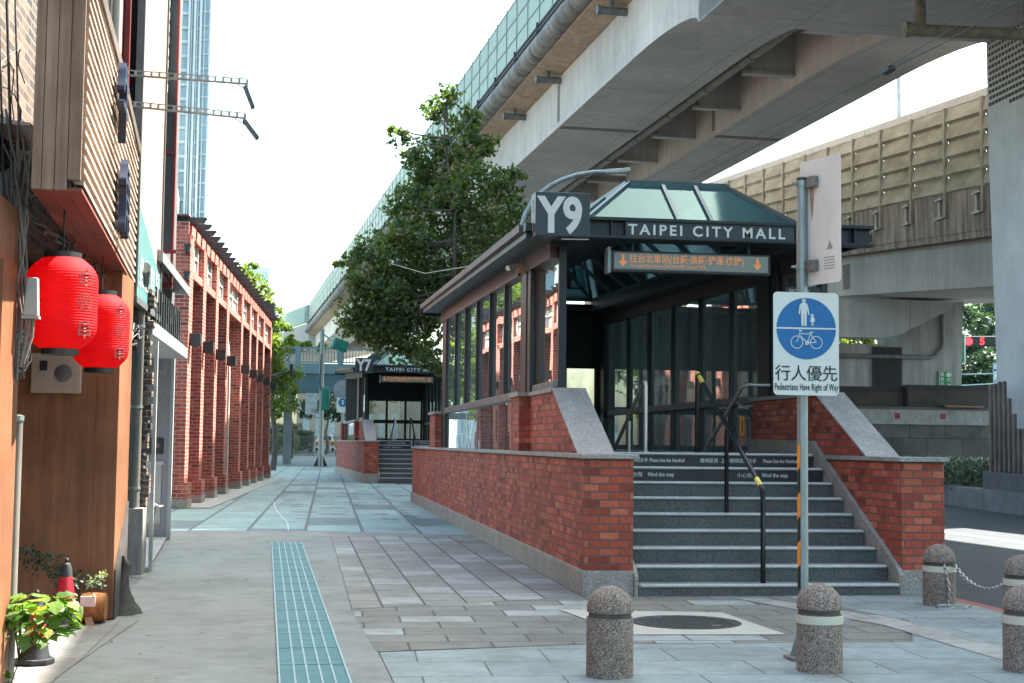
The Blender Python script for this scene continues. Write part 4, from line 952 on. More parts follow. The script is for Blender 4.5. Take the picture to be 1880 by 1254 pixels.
# white entrance canopy, letters, awning, service panel
CN = thing("shop_canopy", "pale metal entrance canopy carrying a row of raised black letters", "canopy", (-4.45, 0, 0))
WC = plain("canopy_white", (.30, .32, .32), .6, 0, .15, 2)
MB().box(-.9, 0, 2.6, 7.5, 2.68, 2.84).build("slab", WC, CN, bev=.01); MB().box(-.9, -.02, 2.7, 7.4, 2.84, 2.86).build("top_sheet", DARK, CN)
for i in range(6):
    y0 = 3.3+.6*i; b = MB().box(-.16, -.04, y0, y0+.10, 2.865, 3.30).box(-.16, -.04, y0+.30, y0+.40, 2.865, 3.30)
    b.box(-.155, -.05, y0+.10, y0+.30, (3.02, 3.2, 2.88)[i % 3], (3.10, 3.29, 2.97)[i % 3]); b.build("raised_character", BLK, CN)
AW = thing("shop_awning", "sloping grey metal awning above the black letters", "awning", (-4.45, 0, 0)); MB().prism([(-.5, 3.5, 3.72), (0, 3.5, 3.62), (0, 3.5, 3.74), (-.5, 3.5, 4.0)], (0, 4.1, 0)).build("sheet", plain("awning_grey", (.20, .22, .225), .6, .2, .15, 2), AW); fixn(AW.children[0])
cc = thing("security_camera", "small white dome camera under the left shop canopy", "camera", (-4.62, 2.75, 2.56)); MB().lathe([(.02, -.09), (.05, -.06), (.055, 0), (.045, .08)], n=16).build("dome", WC, cc, smooth=True); MB().box(-.02, .02, -.02, .02, .08, .13).build("mount", BLK, cc)
EP = thing("entrance_panel", "grey printed entrance panel with bird drawing beside the brick arcade", "panel", (-4.86, 8.0, 0))
MB().box(-.35, .14, 0, .06, .03, 2.78).build("printed_board", plain("panel_mauve", (.225, .215, .235), .5, 0, .06, 2), EP)
MB().box(.14, .19, -.03, .09, 0, 2.8).build("frame_post", WC, EP); MB().box(-.35, .14, -.02, .07, 2.78, 2.86).build("head_frame", BLK, EP)
LINEP = plain("print_pale", (.42, .41, .42), .5); PD = plain("print_dark", (.10, .10, .11), .5)
b = MB()
def curve2(pts, r=.004): b.tube([(x, -.004, z) for x, z in pts], r, 5)
curve2([(-.11, 2.52), (-.06, 2.55), (-.02, 2.50), (.03, 2.52), (.07, 2.58)]); curve2([(-.02, 2.50), (.0, 2.42), (.01, 2.3), (-.01, 2.2), (.02, 2.12)]); curve2([(-.06, 2.55), (-.04, 2.60), (.0, 2.57), (.05, 2.63)]); curve2([(-.02, 2.5), (.05, 2.47), (.08, 2.5)]); curve2([(.0, 2.42), (.05, 2.33), (.03, 2.2)])
curve2([(-.15, 2.52), (-.15, 2.1)]); curve2([(-.2, 2.42), (-.1, 2.42)]); curve2([(-.19, 2.18), (-.11, 2.18)])
b.build("bird_drawing", LINEP, EP)
random.seed(6); b = MB()
for i in range(8):
    for k in range(3): x_ = -.09+.02*k; b.box(x_, x_+.012, -.003, -.001, 1.9-.09*i+random.uniform(-.02, .0), 1.93-.09*i+random.uniform(0, .02))
b.build("faint_print", PD, EP)
b = MB()
for i in range(5): b.box(-.20, -.14, -.003, -.001, 1.93+.016*i, 1.938+.016*i)
b.build("faint_print", LINEP, EP)
sp2 = MB().box(-.22, .06, -.03, -.002, 1.28, 1.52).build("screen", BLK, EP, bev=.02); MB().box(-.1, .0, -.034, -.031, 1.38, 1.44).build("picture", plain("pic_pink", (.3, .12, .13), .5), sp2)
b = MB(); b.box(-.3, .04, -.02, -.002, .25, 1.12); b.build("printed_cabinet", plain("print_cabinet", (.36, .36, .34), .5, 0, .15, 3), EP); b = MB(); b.box(-.33, .07, -.025, -.002, 1.12, 1.17).box(-.18, -.08, -.022, -.0205, .72, .98).box(-.15, -.11, -.023, -.0225, .5, .72); b.build("printed_cabinet_top", LINEP, EP)
MB().box(-6.4, -5.7, 6.5, 17.9, 0, 3.0).build("inner_wall", plain("wall_grey_in", (.2, .2, .2), .8, 0, .2, 1), PB)
hd = thing("door_handle", "dark tubular door handle with white grip at the open doorway", "handle", (-4.43, 2.9, .1)); MB().tube([(0, 0, 0), (.01, 0, .5), (.03, 0, .62), (.0, .1, .66)], .012, 8).build("bar", BLK, hd, smooth=True); MB().tube([(.0, .1, .66), (.06, .2, .62), (.10, .22, .63)], .012, 8).build("grip", WHT, hd, smooth=True)
st_ = MB(); st_.prism([(-4.43, 2.66, 0), (-4.80, 9.6, 0), (-5.6, 9.6, 0), (-5.6, 2.66, 0)], (0, 0, .055)); structure(fixn(st_.build("doorstep", plain("doorstep_stone", (.28, .285, .28), .8, 0, .2, 2))))
# floodlight arms
for lab, a, q, rot in (("upper floodlight on a long perforated steel arm above the street", (-4.68, .27, 5.09), (-3.36, .08, 5.005), 22), ("lower floodlight on a long perforated steel arm above the street", (-4.60, .28, 4.785), (-3.375, .107, 4.67), 38)):
    fl = thing("floodlight", lab, "floodlight", a, 0, "floodlights on arms over the street"); v = Vector(q)-Vector(a)
    ar = MB(); u = v.normalized(); L = v.length; n = int(L/.075)
    for dz in (-.022, .022): ar.bar(u*0+Vector((0, 0, dz)), v+Vector((0, 0, dz)), .004, .011)
    for k in range(n+1): p = v*(k/n); ar.bar(p+Vector((-.012, 0, 0)), p+Vector((.012, 0, 0)), .004, .036)
    ar.bar(Vector((0, .02, -.028)), v+Vector((0, .02, -.028)), .035, .004)
    ar.build("perforated_arm", plain("arm_zinc", (.36, .36, .33), .5, .4, .2, 8) if "arm_zinc" not in MATS else MATS["arm_zinc"], fl)
    h = MB().box(-.02, .02, -.06, .06, -.27, -.05).build("lamp_head", plain("lamp_slate", (.07, .10, .12), .4, .3, .2, 5) if "lamp_slate" not in MATS else MATS["lamp_slate"], fl, bev=.004); h.location = v+Vector((-.04, 0, -.01)); h.rotation_euler = (0, RAD(-rot), 0)
    MB().tube([v, v+Vector((-.01, 0, -.09))], .012, 8).build("bracket", GALV, fl); MB().tube([v+Vector((-.1, 0, -.03)), v+Vector((-.04, 0, -.07)), v+Vector((.0, 0, -.08)), v+Vector((.04, 0, -.06)), v+Vector((0, 0, -.05))], .005, 6).build("lead", BLKT, fl)

# ================================================================ FAR BUILDINGS
TG = plain("tower_glass", (.36, .47, .51), .15, .0, .2, .25, c2=(.48, .64, .68)); TWH = plain("tower_white", (.66, .70, .70), .6, 0, .06, .3); TGD = plain("tower_glass_dark", (.22, .30, .33), .2, 0, .3, .3)
T = thing("glass_tower", "tall pale blue glass tower with white fins behind the brick arcade", "tower", (-15.9, 140, 0))
MB().box(-6, 2.5, 0, 14, 0, 75).build("tower_body", TG, T)
MB().box(-8, -.9, -.8, 0, 0, 75).build("front_bay", TGD, T)
b = MB()
for x in (-.9, .15, .75, 1.35, 2.35): b.box(x, x+.22, -.5, 0, 0, 75)
for x in (.45, 1.05, 1.8): b.box(x, x+.1, -.3, 0, 0, 75)
b.build("fin", TWH, T)
b = MB()
for k in range(24): b.box(-8, -.9, -1.1, -.8, 2+k*3.1, 2.8+k*3.1)
for k in range(48): b.box(-.65, .12, -.2, -.14, 2+k*1.55, 2.35+k*1.55); b.box(.85, 1.3, -.12, -.06, 2+k*1.55, 2.35+k*1.55); b.box(1.6, 2.3, -.12, -.06, 2.4+k*1.55, 2.6+k*1.55)
b.build("floor_band", TWH, T)
b = MB(); b.prism([(-8, -3, 24), (-.2, -3, 24), (-.2, -3, 27), (-2.2, -3, 38), (-8, -3, 38)], (0, 2, 0)); b.build("sloped_podium", TWH, T); fixn(T.children[-1])
b = MB()
for k in range(30): b.box(-1.6, -1.0, -.86, -.8, 14+k*1.9, 15.2+k*1.9)
b.build("balcony", plain("balcony_grey", (.25, .24, .22), .7, 0, .3, .8), T)
for (lab, x, y, wd, h) in (("pale blue glass office block beyond the roof trees, left one", -15.2, 190, 3.0, 28.6), ("pale lilac office block far beyond the roof trees, middle one", -12.3, 195, 3.4, 25.0), ("pale blue office block far beyond the roof trees, right one", -9.6, 188, 3.6, 25.7), ("small glass block at the foot of the tall tower", -16.2, 180, 1.5, 34)):
    o = thing("office_block", lab, "building", (x, y, 0), 0, "far office blocks"); MB().box(-wd/2, wd/2, 0, 12, 0, h).build("block", plain("far_block%d" % len(MATS), (.48, .56, .60), .5, 0, .08, .2), o)
    b = MB()
    for k in range(6): b.box(-wd/2+.3, wd/2-.3, -.06, 0, h-1.6-k*2.6, h-.6-k*2.6)
    each(b, "window_band", TG, o); MB().box(-wd/2-.1, wd/2+.1, -.1, 12, h, h+.35).build("parapet", TWH, o)
FB_ = thing("far_building", "pale plastered building far beyond the footbridge", "building", (2.5, 170, 0)); MB().box(-6, 14, 0, 10, 0, 9).build("wall", plain("far_plaster", (.26, .235, .20), .8, 0, .12, .3), FB_)
b = MB()
for i in range(8): b.box(-5.2+i*1.6, -4.4+i*1.6, -.05, 0, 2.0, 5.2)
b.build("window", plain("far_window", (.25, .33, .36), .3), FB_)

# ================================================================ FOOTBRIDGE, SIGNALS, BARRIERS, TAXI
TB = plain("bridge_teal", (.065, .125, .15), .6, 0, .18, .5); TB2 = plain("bridge_teal_pale", (.15, .24, .26), .6, 0, .15, 1)
F = thing("footbridge", "teal painted pedestrian footbridge with railing crossing behind the traffic signal", "footbridge", (-6, 80.5, 0))
MB().box(-3, 16, 0, 3, 4.72, 5.95).build("girder", TB, F); MB().box(-3, 16, -.12, 3.1, 5.95, 6.6).build("edge_beam", TB2, F)
b = MB(); b.box(-3, 16, -.1, -.02, 7.55, 7.68).box(-3, 16, -.1, -.02, 6.66, 6.74)
x = -3
while x < 16: b.box(x, x+.05, -.08, -.04, 6.74, 7.55); x += .20
b.build("railing", TB2, F)
for k in range(7): MB().box(-2.8+k*2.75, -2.45+k*2.75, -.16, .02, 6.6, 7.72).build("rail_post", TB2, F)
MB().box(2.0, 2.55, .8, 2.2, 0, 4.72).build("column", concrete("bridge_col", (.22, .24, .24), .2), F); MB().box(-3, 1.9, .4, 2.4, 3.1, 3.5).build("lower_beam", concrete("bridge_beam", (.16, .18, .19), .2), F)
SGN = plain("signal_green", (.004, .16, .115), .5, 0, .1, 3)
sp_ = thing("signal_pole", "grey traffic signal pole with green signal housings on the far pavement", "signal pole", (-1.66, 70.9, 0))
MB().tube([(0, 0, 0), (-.05, 0, 8.15)], [.16, .12], 14).build("pole", GALV, sp_, smooth=True); b = MB()
for a in range(4): b.prism([(.12*cos(a*pi/2), .12*sin(a*pi/2), .03), (.42*cos(a*pi/2), .42*sin(a*pi/2), .03), (.12*cos(a*pi/2), .12*sin(a*pi/2), .75)], (.03*abs(sin(a*pi/2)), .03*abs(cos(a*pi/2)), 0))
b.build("base_gusset", BLK, sp_); MB().box(-.6, .6, -.6, .6, 0, .06).build("base_plate", GR, sp_); MB().tube([(-.05, 0, 7.9), (.5, -.1, 7.45)], .05, 8).build("arm", GALV, sp_)
h = MB().box(-.46, .46, -.22, .22, -.33, .33).build("signal_housing", SGN, sp_, bev=.08); h.location = (1.0, -.1, 7.2); h.rotation_euler = (0, RAD(18), RAD(20)); b = MB(); b.prism([(-.3, -.22, -.33), (.3, -.22, -.33), (.2, -.5, -.42), (-.1, -.5, -.42)], (0, 0, .04)); b.build("visor", SGN, h)
h2 = MB().box(-.3, .16, -.25, .1, 3.35, 4.7).build("signal_housing", SGN, sp_, bev=.06); h2.location = (.28, 0, 0); MB().box(.24, .3, -.32, -.2, 3.6, 4.4).build("visor", SGN, sp_)
MB().box(-.95, -.25, -.1, -.05, 3.1, 4.35).build("back_plate", plain("plate_grey", (.36, .40, .40), .5), sp_); MB().tube([(.0, 0, 7.0), (-.1, -.2, 6.3), (-.14, -.18, 5.0), (-.1, -.15, 4.5)], .03, 6).build("cable", BLKT, sp_); text("120", .3, BLKT, sp_, (-.62, -.11, 3.2))
rs = thing("round_sign_pole", "round sign and small blue walking sign on a pole under the footbridge", "sign", (-.2, 79.5, 0)); MB().tube([(0, 0, 0), (0, 0, 5.3)], .09, 10).build("pole", GALV, rs)
def disc(x, y, z, r, th=.03, n=28): b = MB(); b.prism([(x+r*cos(2*pi*k/n), y, z+r*sin(2*pi*k/n)) for k in range(n)], (0, th, 0)); return b
disc(0, -.13, 4.9, .62).build("round_back", plain("sign_back_grey", (.22, .25, .26), .5), rs); MB().box(-.38, .38, -.14, -.1, 3.4, 4.35).build("white_plate", WHT, rs); fixn(disc(0, -.16, 4.05, .29, .015).build("blue_disc", BLU, rs)); MB().box(-.05, .05, -.175, -.165, 3.9, 4.2).build("figure", LET, rs)
BG = plain("barrier_grey", (.12, .125, .115), .6, .2, .2, 3)
for i in range(6):
    o = thing("crowd_barrier", "grey metal crowd barrier in the row across the street behind the signal pole", "barrier", (-6.9+i*1.95, 98.5, .44), 0, "crowd barriers across the street") if i == 0 else copy_tree(bar0)
    o.location = (-6.9+i*1.95, 98.5, .44)
    if i == 0:
        bar0 = o; b = MB(); b.box(-.93, -.87, -.03, .03, 0, 1.5).box(.87, .93, -.03, .03, 0, 1.5).box(-.87, .87, -.02, .02, 1.4, 1.46).box(-.87, .87, -.02, .02, .2, .25); b.build("frame", BG, o)
        b = MB()
        for k in range(14): b.box(-.8+k*.12, -.762+k*.12, -.012, .012, .25, 1.4)
        b.build("bars", BG, o)
tx = thing("taxi", "white and yellow taxi seen from behind beyond the crowd barriers", "taxi", (-.75, 112, .66))
YC = plain("taxi_yellow", (.62, .33, .08), .35, 0, .1, 3); TW = plain("taxi_white", (.55, .57, .56), .35, 0, .06, 3)
b = MB(); b.prism([(-.86, 0, .3), (.86, 0, .3), (.86, 0, .78), (.8, 0, .9), (-.8, 0, .9), (-.86, 0, .78)], (0, 4.2, 0)); fixn(b.build("body", YC, tx)); b = MB(); b.add([(-.78, .5, .9), (.78, .5, .9), (.78, 3.4, .9), (-.78, 3.4, .9), (-.6, 1.0, 1.42), (.6, 1.0, 1.42), (.6, 2.4, 1.42), (-.6, 2.4, 1.42)], [(0, 1, 5, 4), (1, 2, 6, 5), (2, 3, 7, 6), (3, 0, 4, 7), (4, 5, 6, 7)]); b.build("cabin", TW, tx)
b = MB(); b.add([(-.55, .55, .95), (.55, .55, .95), (.45, .93, 1.36), (-.45, .93, 1.36)], [(0, 1, 2, 3)]); o = b.build("rear_window", BLK, tx); o.location = (0, -.02, .02); MB().box(-.22, .22, 1.4, 1.6, 1.43, 1.62).build("roof_sign", YC, tx)
for s in (-1, 1):
    MB().box(s*.66-.14, s*.66+.14, -.03, 0, .62, .78).build("tail_light", plain("tail_red", (.4, .02, .02), .3) if "tail_red" not in MATS else MATS["tail_red"], tx)
    for y in (.8, 3.3): MB().tube([(s*.80, y, .31), (s*.62, y, .31)], .31, 16).build("wheel", BLK, tx)
MB().box(-.9, .9, -.06, 0, .3, .5).build("bumper", TW, tx); MB().box(-.2, .2, -.04, -.01, .55, .66).build("number_plate", WHT, tx)
cr = thing("parked_car", "white car partly hidden by the signal pole beyond the barriers", "car", (1.45, 114, .7)); b = MB(); b.prism([(-.86, 0, .25), (.86, 0, .25), (.86, 0, .8), (.7, 0, 1.35), (-.7, 0, 1.35), (-.86, 0, .8)], (0, 3.8, 0)); fixn(b.build("body", TW, cr)); MB().box(-.6, .6, -.02, -.005, .85, 1.25).build("rear_window", BLK, cr); MB().tube([(-.7, .7, .3), (.7, .7, .3)], .3, 14).build("wheel", BLK, cr)
# distant walker: one skinned body
def person(name, label, loc, top, legs, sc=1., rz=0):
    me = bpy.data.meshes.new(name)
    V_ = [(0, 0, .95), (0, 0, 1.2), (0, .0, 1.42), (0, -.01, 1.53), (0, -.02, 1.66), (-.19, 0, 1.40), (-.25, -.05, 1.12), (-.2, -.2, .95), (.19, 0, 1.40), (.25, -.05, 1.12), (.2, -.2, .95), (-.1, 0, .9), (-.11, -.02, .5), (-.11, .02, .08), (-.11, -.12, .03), (.1, 0, .9), (.11, -.02, .5), (.11, .04, .08), (.11, -.1, .03)]
    E_ = [(0, 1), (1, 2), (2, 3), (3, 4), (2, 5), (5, 6), (6, 7), (2, 8), (8, 9), (9, 10), (0, 11), (11, 12), (12, 13), (13, 14), (0, 15), (15, 16), (16, 17), (17, 18)]
    rad = [.14, .14, .13, .055, .10, .06, .045, .04, .06, .045, .04, .085, .06, .045, .035, .085, .06, .045, .035]
    me.from_pydata(V_, E_, []); o = bpy.data.objects.new(name, me); COL.objects.link(o)
    me.materials.append(top); sk = o.modifiers.new("skin", 'SKIN'); 
    for v, r in zip(me.skin_vertices[0].data, rad): v.radius = (r, r)
    me.skin_vertices[0].data[0].use_root = True
    o.modifiers.new("sub", 'SUBSURF').levels = 1; o.location = loc; o.rotation_euler = (0, 0, rz); o.scale = (sc,)*3
    tag(o, label, "person"); hb = MB(); hb.lathe([(.02, 1.60), (.10, 1.64), (.115, 1.70), (.09, 1.78), (.03, 1.81)], (0, .01, 0), 12); hb.build("hair", BLKT, o, smooth=True)
    return o
person("person", "person in dark clothes with black hair standing beyond the crowd barriers", (-2.05, 104, .56), plain("cloth_dark", (.02, .022, .025), .8), None)

# ================================================================ FOLIAGE
def leaves(blobs, n, size, seed, squash=.85, hollow=.35, droop=.3):
    random.seed(seed); b = MB(); tot = sum(r**2 for *_, r in blobs)
    for (x, y, z, r) in blobs:
        m = int(n*r*r/tot)
        twigs = [Vector((random.gauss(0, 1), random.gauss(0, 1), random.gauss(0, 1))).normalized()*random.uniform(hollow, 1.05)*r for _ in range(max(3, m//14))]
        for k in range(m):
            t = random.choice(twigs); p = Vector((x, y, z))+Vector((t.x, t.y, t.z*squash))+Vector((random.gauss(0, 1), random.gauss(0, 1), random.gauss(0, .8)))*r*.13
            s = size*random.uniform(.6, 1.35)
            d = Vector((random.gauss(0, 1), random.gauss(0, 1), random.gauss(-droop, .7))).normalized(); q = d.cross(Vector((random.gauss(0, 1), random.gauss(0, 1), random.gauss(0, 1)))).normalized(); nn = d.cross(q)
            # leaf of two bent halves with a notched three-lobed outline
            A_, T_ = p, p+d*s
            b.add([A_, p+d*s*.35+q*s*.5+nn*s*.1, p+d*s*.62+q*s*.22+nn*s*.04, T_, p+d*s*.62-q*s*.22+nn*s*.04, p+d*s*.35-q*s*.5+nn*s*.1], [(0, 1, 2, 3), (0, 3, 4, 5)])
    return b
BIG = [(1.26, 27.63, 11.77, 0.48), (1.07, 28.97, 11.58, 0.55), (1.88, 28.73, 11.23, 0.6), (-0.05, 28.13, 10.6, 0.39), (0.39, 28.54, 10.12, 0.59), (1.44, 28.3, 10.2, 0.85), (2.44, 28.49, 10.53, 0.59), (0.94, 29.06, 9.16, 0.86), (1.96, 27.66, 8.95, 1.0), (2.97, 27.37, 9.26, 0.67), (3.35, 28.85, 8.45, 0.7), (2.37, 28.3, 7.76, 0.98), (1.13, 29.08, 7.83, 0.99), (-0.02, 27.89, 7.46, 0.77), (-0.69, 28.81, 7.32, 0.62), (-1.39, 29.44, 6.93, 0.4), (-0.52, 28.47, 6.22, 0.81), (0.7, 29.58, 6.37, 1.0), (2.01, 29.3, 6.55, 1.0), (2.7, 27.58, 7.01, 0.56), (-1.23, 28.28, 5.05, 0.67), (-0.47, 29.12, 4.97, 0.92), (0.73, 29.66, 5.04, 0.93), (1.6, 28.49, 5.46, 0.65), (-0.75, 28.63, 4.75, 0.55), (0.25, 28.88, 4.3, 0.6), (0.94, 28.06, 3.87, 0.55), (-0.2, 28.43, 5.82, 0.91), (-1.78, 28.99, 6.78, 0.21), (-1.08, 28.97, 7.11, 0.46), (-0.38, 28.12, 10.78, 0.19), (3.5, 27.65, 9.5, 0.24), (-.9, 28.6, 5.6, .95), (-.1, 28.9, 5.0, 1.0), (.3, 28.4, 7.0, .9), (-1.2, 28.5, 6.2, .6), (1.4, 28.8, 6.2, 1.0), (.2, 28.6, 8.6, .7),  (1.6, 28.6, 8.9, .8), (.7, 28.4, 9.6, .5)]
BARK = plain("bark", (.10, .085, .07), .9, 0, .4, 5, bmp=.6, stretch=(1, 1, .3))
LF1 = leafmat("leaf_maple", [(0, (.04, .075, .035)), (.5, (.075, .115, .048)), (.85, (.115, .15, .055)), (1, (.20, .18, .06))], .45)
LF2 = leafmat("leaf_bright", [(0, (.05, .10, .02)), (.5, (.10, .15, .03)), (1, (.2, .19, .04))], .45)
LF3 = leafmat("leaf_dark", [(0, (.018, .05, .035)), (.6, (.035, .075, .045)), (1, (.06, .10, .05))], .25)
def tree(label, base, blobs, n, size, mat, seed, trunk_r=.16, limbs=True, group=None, cat="tree"):
    R = thing("broadleaf_tree", label, cat, base, 0, group)
    bl = [(x-base[0], y-base[1], z-base[2], r) for x, y, z, r in blobs]
    leaves(bl, n, size, seed).build("crown", mat, R)
    t = MB(); top = max(bl, key=lambda q: q[2]); c = [Vector((0, 0, 0)), Vector((.05, .0, top[2]*.25)), Vector((top[0]*.4, top[1]*.4, top[2]*.55)), Vector((top[0], top[1], top[2]))]
    tw = [c[0], c[0].lerp(c[1], .5)+Vector((.06, 0, 0)), c[1], c[1].lerp(c[2], .5)+Vector((-.14, .05, 0)), c[2]+Vector((.08, 0, 0)), c[2].lerp(c[3], .4)+Vector((.18, 0, 0)), c[2].lerp(c[3], .75)+Vector((-.12, 0, 0)), c[3]]
    t.tube(tw, [trunk_r*q for q in (1, .92, .85, .7, .52, .34, .2, .08)], 10)
    if limbs:
        for x, y, z, r in bl:
            q = Vector((x, y, z)); f = max(.34, min(.9, (z-r*1.2)/top[2]-.04)); 
            s = c[1].lerp(c[3], f) if f > .25 else c[0].lerp(c[1], f*4)
            m = s.lerp(q, .55)+Vector((0, 0, -.12*r)); t.tube([s, m, q+Vector((0, 0, r*.5))], [trunk_r*.32, trunk_r*.2, .012], 6)
    t.build("trunk", BARK, R, smooth=True); return R
tree("big dark green maple-leaved tree rising behind the near entrance roof", (1.75, 28.7, 0), BIG, 27000, .128, LF1, 1, .13)
tree("green street tree with yellow lit top beyond the end of the brick arcade", (-4.2, 61, 0), [(-4.14, 60.02, 6.08, 0.72), (-3.52, 61.74, 4.92, 0.74), (-4.21, 61.69, 4.19, 1.02), (-3.69, 60.45, 3.32, 0.73), (-4.36, 60.99, 5.15, 0.85), (-3.22, 60.79, 4.18, 0.34), (-3.99, 61.16, 7.44, 0.62), (-4.43, 61.5, 8.17, 0.63), (-4.42, 59.92, 6.63, 0.67), (-5.2, 61, 7, 1.3), (-5.4, 61, 5, 1.4)], 7000, .16, LF2, 2)
tree("yellow green tree crown showing above the roof of the brick arcade", (-6.4, 53, 0), [(-5.49, 52.04, 9.05, 0.6), (-5.03, 53.45, 8.59, 0.51), (-6.05, 53.36, 9.57, 0.35), (-4.58, 52.19, 8.51, 0.25), (-5.23, 52.7, 9.51, 0.35), (-4.62, 52.64, 7.88, 0.4), (-4.37, 53.04, 7.54, 0.35), (-6.6, 53, 8.6, 1.2), (-6.5, 53, 7.2, 1.2)], 4200, .14, LF2, 3)
tree("pale green tree behind the footbridge railing", (-3.5, 87, .3), [(-3.82, 85.55, 8.44, 0.53), (-3.08, 88.34, 8.27, 0.46), (-4.4, 88.21, 8.04, 0.69), (-2.51, 85.86, 8.3, 0.34), (-3.44, 86.99, 7.98, 0.61), (-1.6, 87, 8.1, .4), (-5, 87, 7, 1.2)], 3000, .2, LF2, 4)
tree("dark tree seen underneath the footbridge", (-.8, 102, .5), [(-2.16, 100.05, 4.54, 0.86), (-0.82, 104.16, 4.89, 0.8), (-2.56, 103.99, 3.75, 0.62), (-0.0, 100.53, 3.72, 0.69), (-0.84, 102.09, 3.95, 0.7), (0.87, 101.51, 4.62, 0.87), (2.4, 102, 4.6, .9), (-4, 102, 4.6, 1)], 3600, .2, LF3, 5)
RT = [(37.4, 67.32, 9.38, 0.92), (39.58, 69.93, 8.8, 0.89), (38.27, 69.86, 7.74, 0.95), (38.33, 67.84, 6.95, 0.99), (37.98, 68.94, 6.0, 0.94), (38.74, 68.7, 5.16, 0.87), (37.79, 69.67, 5.01, 0.68), (40.2, 69.8, 6.08, 0.88), (36.73, 67.23, 9.69, 0.4), (41, 69, 8, 1.6), (37, 70, 3.8, 1.2), (39, 70, 3.5, 1.4), (36.6, 70, 7, .9), (40, 70, 10.5, 1.2), (36.4, 70, 5.5, .8)]
tree("dark green background tree seen through the gap beside the right pier", (38.5, 69.5, 0), RT, 8000, .24, LF3, 6)
tree("second dark tree deeper in the gap beside the right pier", (44, 79, 0), [(x*1.13, y*1.13+1, z*1.1, r*1.5) for x, y, z, r in RT], 5000, .3, LF3, 7)
tree("sunlit yellow green tree glimpsed under the dark ramp beam", (30.2, 67, 0), [(29.6, 67, 8.0, 1.0), (30.6, 66.8, 8.1, .9), (31.4, 67, 8.4, .8), (28.6, 67, 7.6, 1.0), (33.5, 67, 9.5, .9), (33.6, 67, 11, .8)], 2600, .22, LF2, 9)
# sunlit street trees on the left beyond the arcade: seen in the window panes
tree("tall sunlit tree standing beyond the arcade behind the street tree", (-8.5, 70, 0), [(-8.5+random.uniform(-3, 3), 70+random.uniform(-3, 3), random.uniform(3, 11), random.uniform(1.1, 1.7)) for _ in range(18)], 6000, .24, LF2, 8)
def hedge(name, label, x0, x1, y0, y1, z0, z1, n, size, mat, seed):
    random.seed(seed); b = MB()
    for _ in range(n):
        p = Vector((random.uniform(x0, x1), random.uniform(y0, y1), z0+(z1-z0)*random.random()**.6)); d = Vector((random.gauss(0, 1), random.gauss(0, 1), random.gauss(.4, 1))).normalized(); q = d.orthogonal().normalized(); s = size*random.uniform(.6, 1.3)
        b.add([p, p+d*s*.5+q*s*.3, p+d*s, p+d*s*.5-q*s*.3], [(0, 1, 2, 3)])
    o = b.build(name, mat); tag(o, label, "hedge"); return o
hedge("clipped_hedge", "dark clipped hedge in front of the stone wall across the road", 15.4, 19.0, 24, 33.5, .3, 1.15, 9000, .15, LF3, 1)
hedge("clipped_hedge", "light green low hedge behind the crowd barriers at left", -7, -3.0, 101, 103, .5, 2.0, 3500, .18, LF2, 2)
hedge("clipped_hedge", "dark low hedge behind the crowd barriers beside the taxi", -3.3, -1.9, 103, 104.5, .5, 2.3, 1800, .18, LF3, 3)
hedge("clipped_hedge", "taller dark hedge behind the light green hedge at left", -6.5, -2.8, 105, 107, .6, 2.9, 2600, .2, LF3, 4)

# ================================================================ STREET FURNITURE (near)
def bollard(label, x, y, h=.585, band=True):
    R = thing("stone_bollard", label, "bollard", (x, y, 0), random.uniform(0, 6), "round topped granite bollards"); R['group'] = "round topped granite bollards"
    MB().lathe([(.150, -.05), (.152, .02), (.151, .385)], n=36).build("shaft", GRB, R, smooth=True, sharp=50)
    MB().lathe([(.138, .385), (.136, .415), (.145, .417)], n=36).build("neck_groove", plain("groove_dark", (.09, .075, .065), .9, 0, .3, 12) if "groove_dark" not in MATS else MATS["groove_dark"], R, smooth=True)
    pr = [(.145, .416), (.150, .422), (.151, .44)]; 
    for k in range(1, 11): a = pi/2*k/11; pr.append((.151*cos(a), .44+(h-.44)*sin(a)))
    pr.append((.012, h)); MB().lathe(pr, n=36).build("domed_top", GRB, R, smooth=True)
    if band: MB().lathe([(.1535, .325), (.1555, .327), (.1555, .378), (.1535, .38)], n=36).build("white_band", plain("band_cream", (.55, .52, .43), .55, 0, .1, 5) if "band_cream" not in MATS else MATS["band_cream"], R, smooth=True)
    return R
bollard("plain granite bollard without a white band, in front of the manhole cover", -.765, -4.81, band=False)
bollard("granite bollard with a white band directly in front of the sign pole", .685, -4.70)
bollard("white banded bollard nearest the right brick wall, end of the chain", 3.28, -.93)
bollard("white banded bollard at the right edge, second along the chain", 3.42, -2.25)
bollard("white banded bollard in the bottom right corner of the pavement", 2.10, -4.80)
CH = plain("chain_steel", (.42, .42, .42), .3, .9, .2, 9)
def links(b, pts, L=.05, r=.006):
    pts = [Vector(p) for p in pts]; seg = []; 
    for a, q in zip(pts, pts[1:]): seg.append((a, q, (q-a).length))
    tot = sum(s[2] for s in seg); n = int(tot/(L*.72)); 
    for i in range(n):
        d = tot*(i+.5)/n
        for a, q, l in seg:
            if d <= l: break
            d -= l
        c = a.lerp(q, d/l); u = (q-a).normalized(); s = u.orthogonal().normalized(); 
        if i % 2: s = u.cross(s)
        b.tube([c+u*(L/2*cos(k*pi/5))+s*(L*.30*sin(k*pi/5)) for k in range(11)], r, 5, cap=False)
    return b
a, q = Vector((3.37, -1.06, .40)), Vector((3.43, -2.10, .40)); sag = [a.lerp(q, k/12)-Vector((0, 0, .17*(1-(2*k/12-1)**2))) for k in range(13)]
tag(links(MB(), sag).build("steel_chain", CH, smooth=True), "shiny steel chain sagging between the two bollards at the right edge", "chain")
b = MB(); links(b, [(3.26, -1.09, .40), (3.30, -1.10, .2), (3.30, -1.09, .03)], .045, .005)
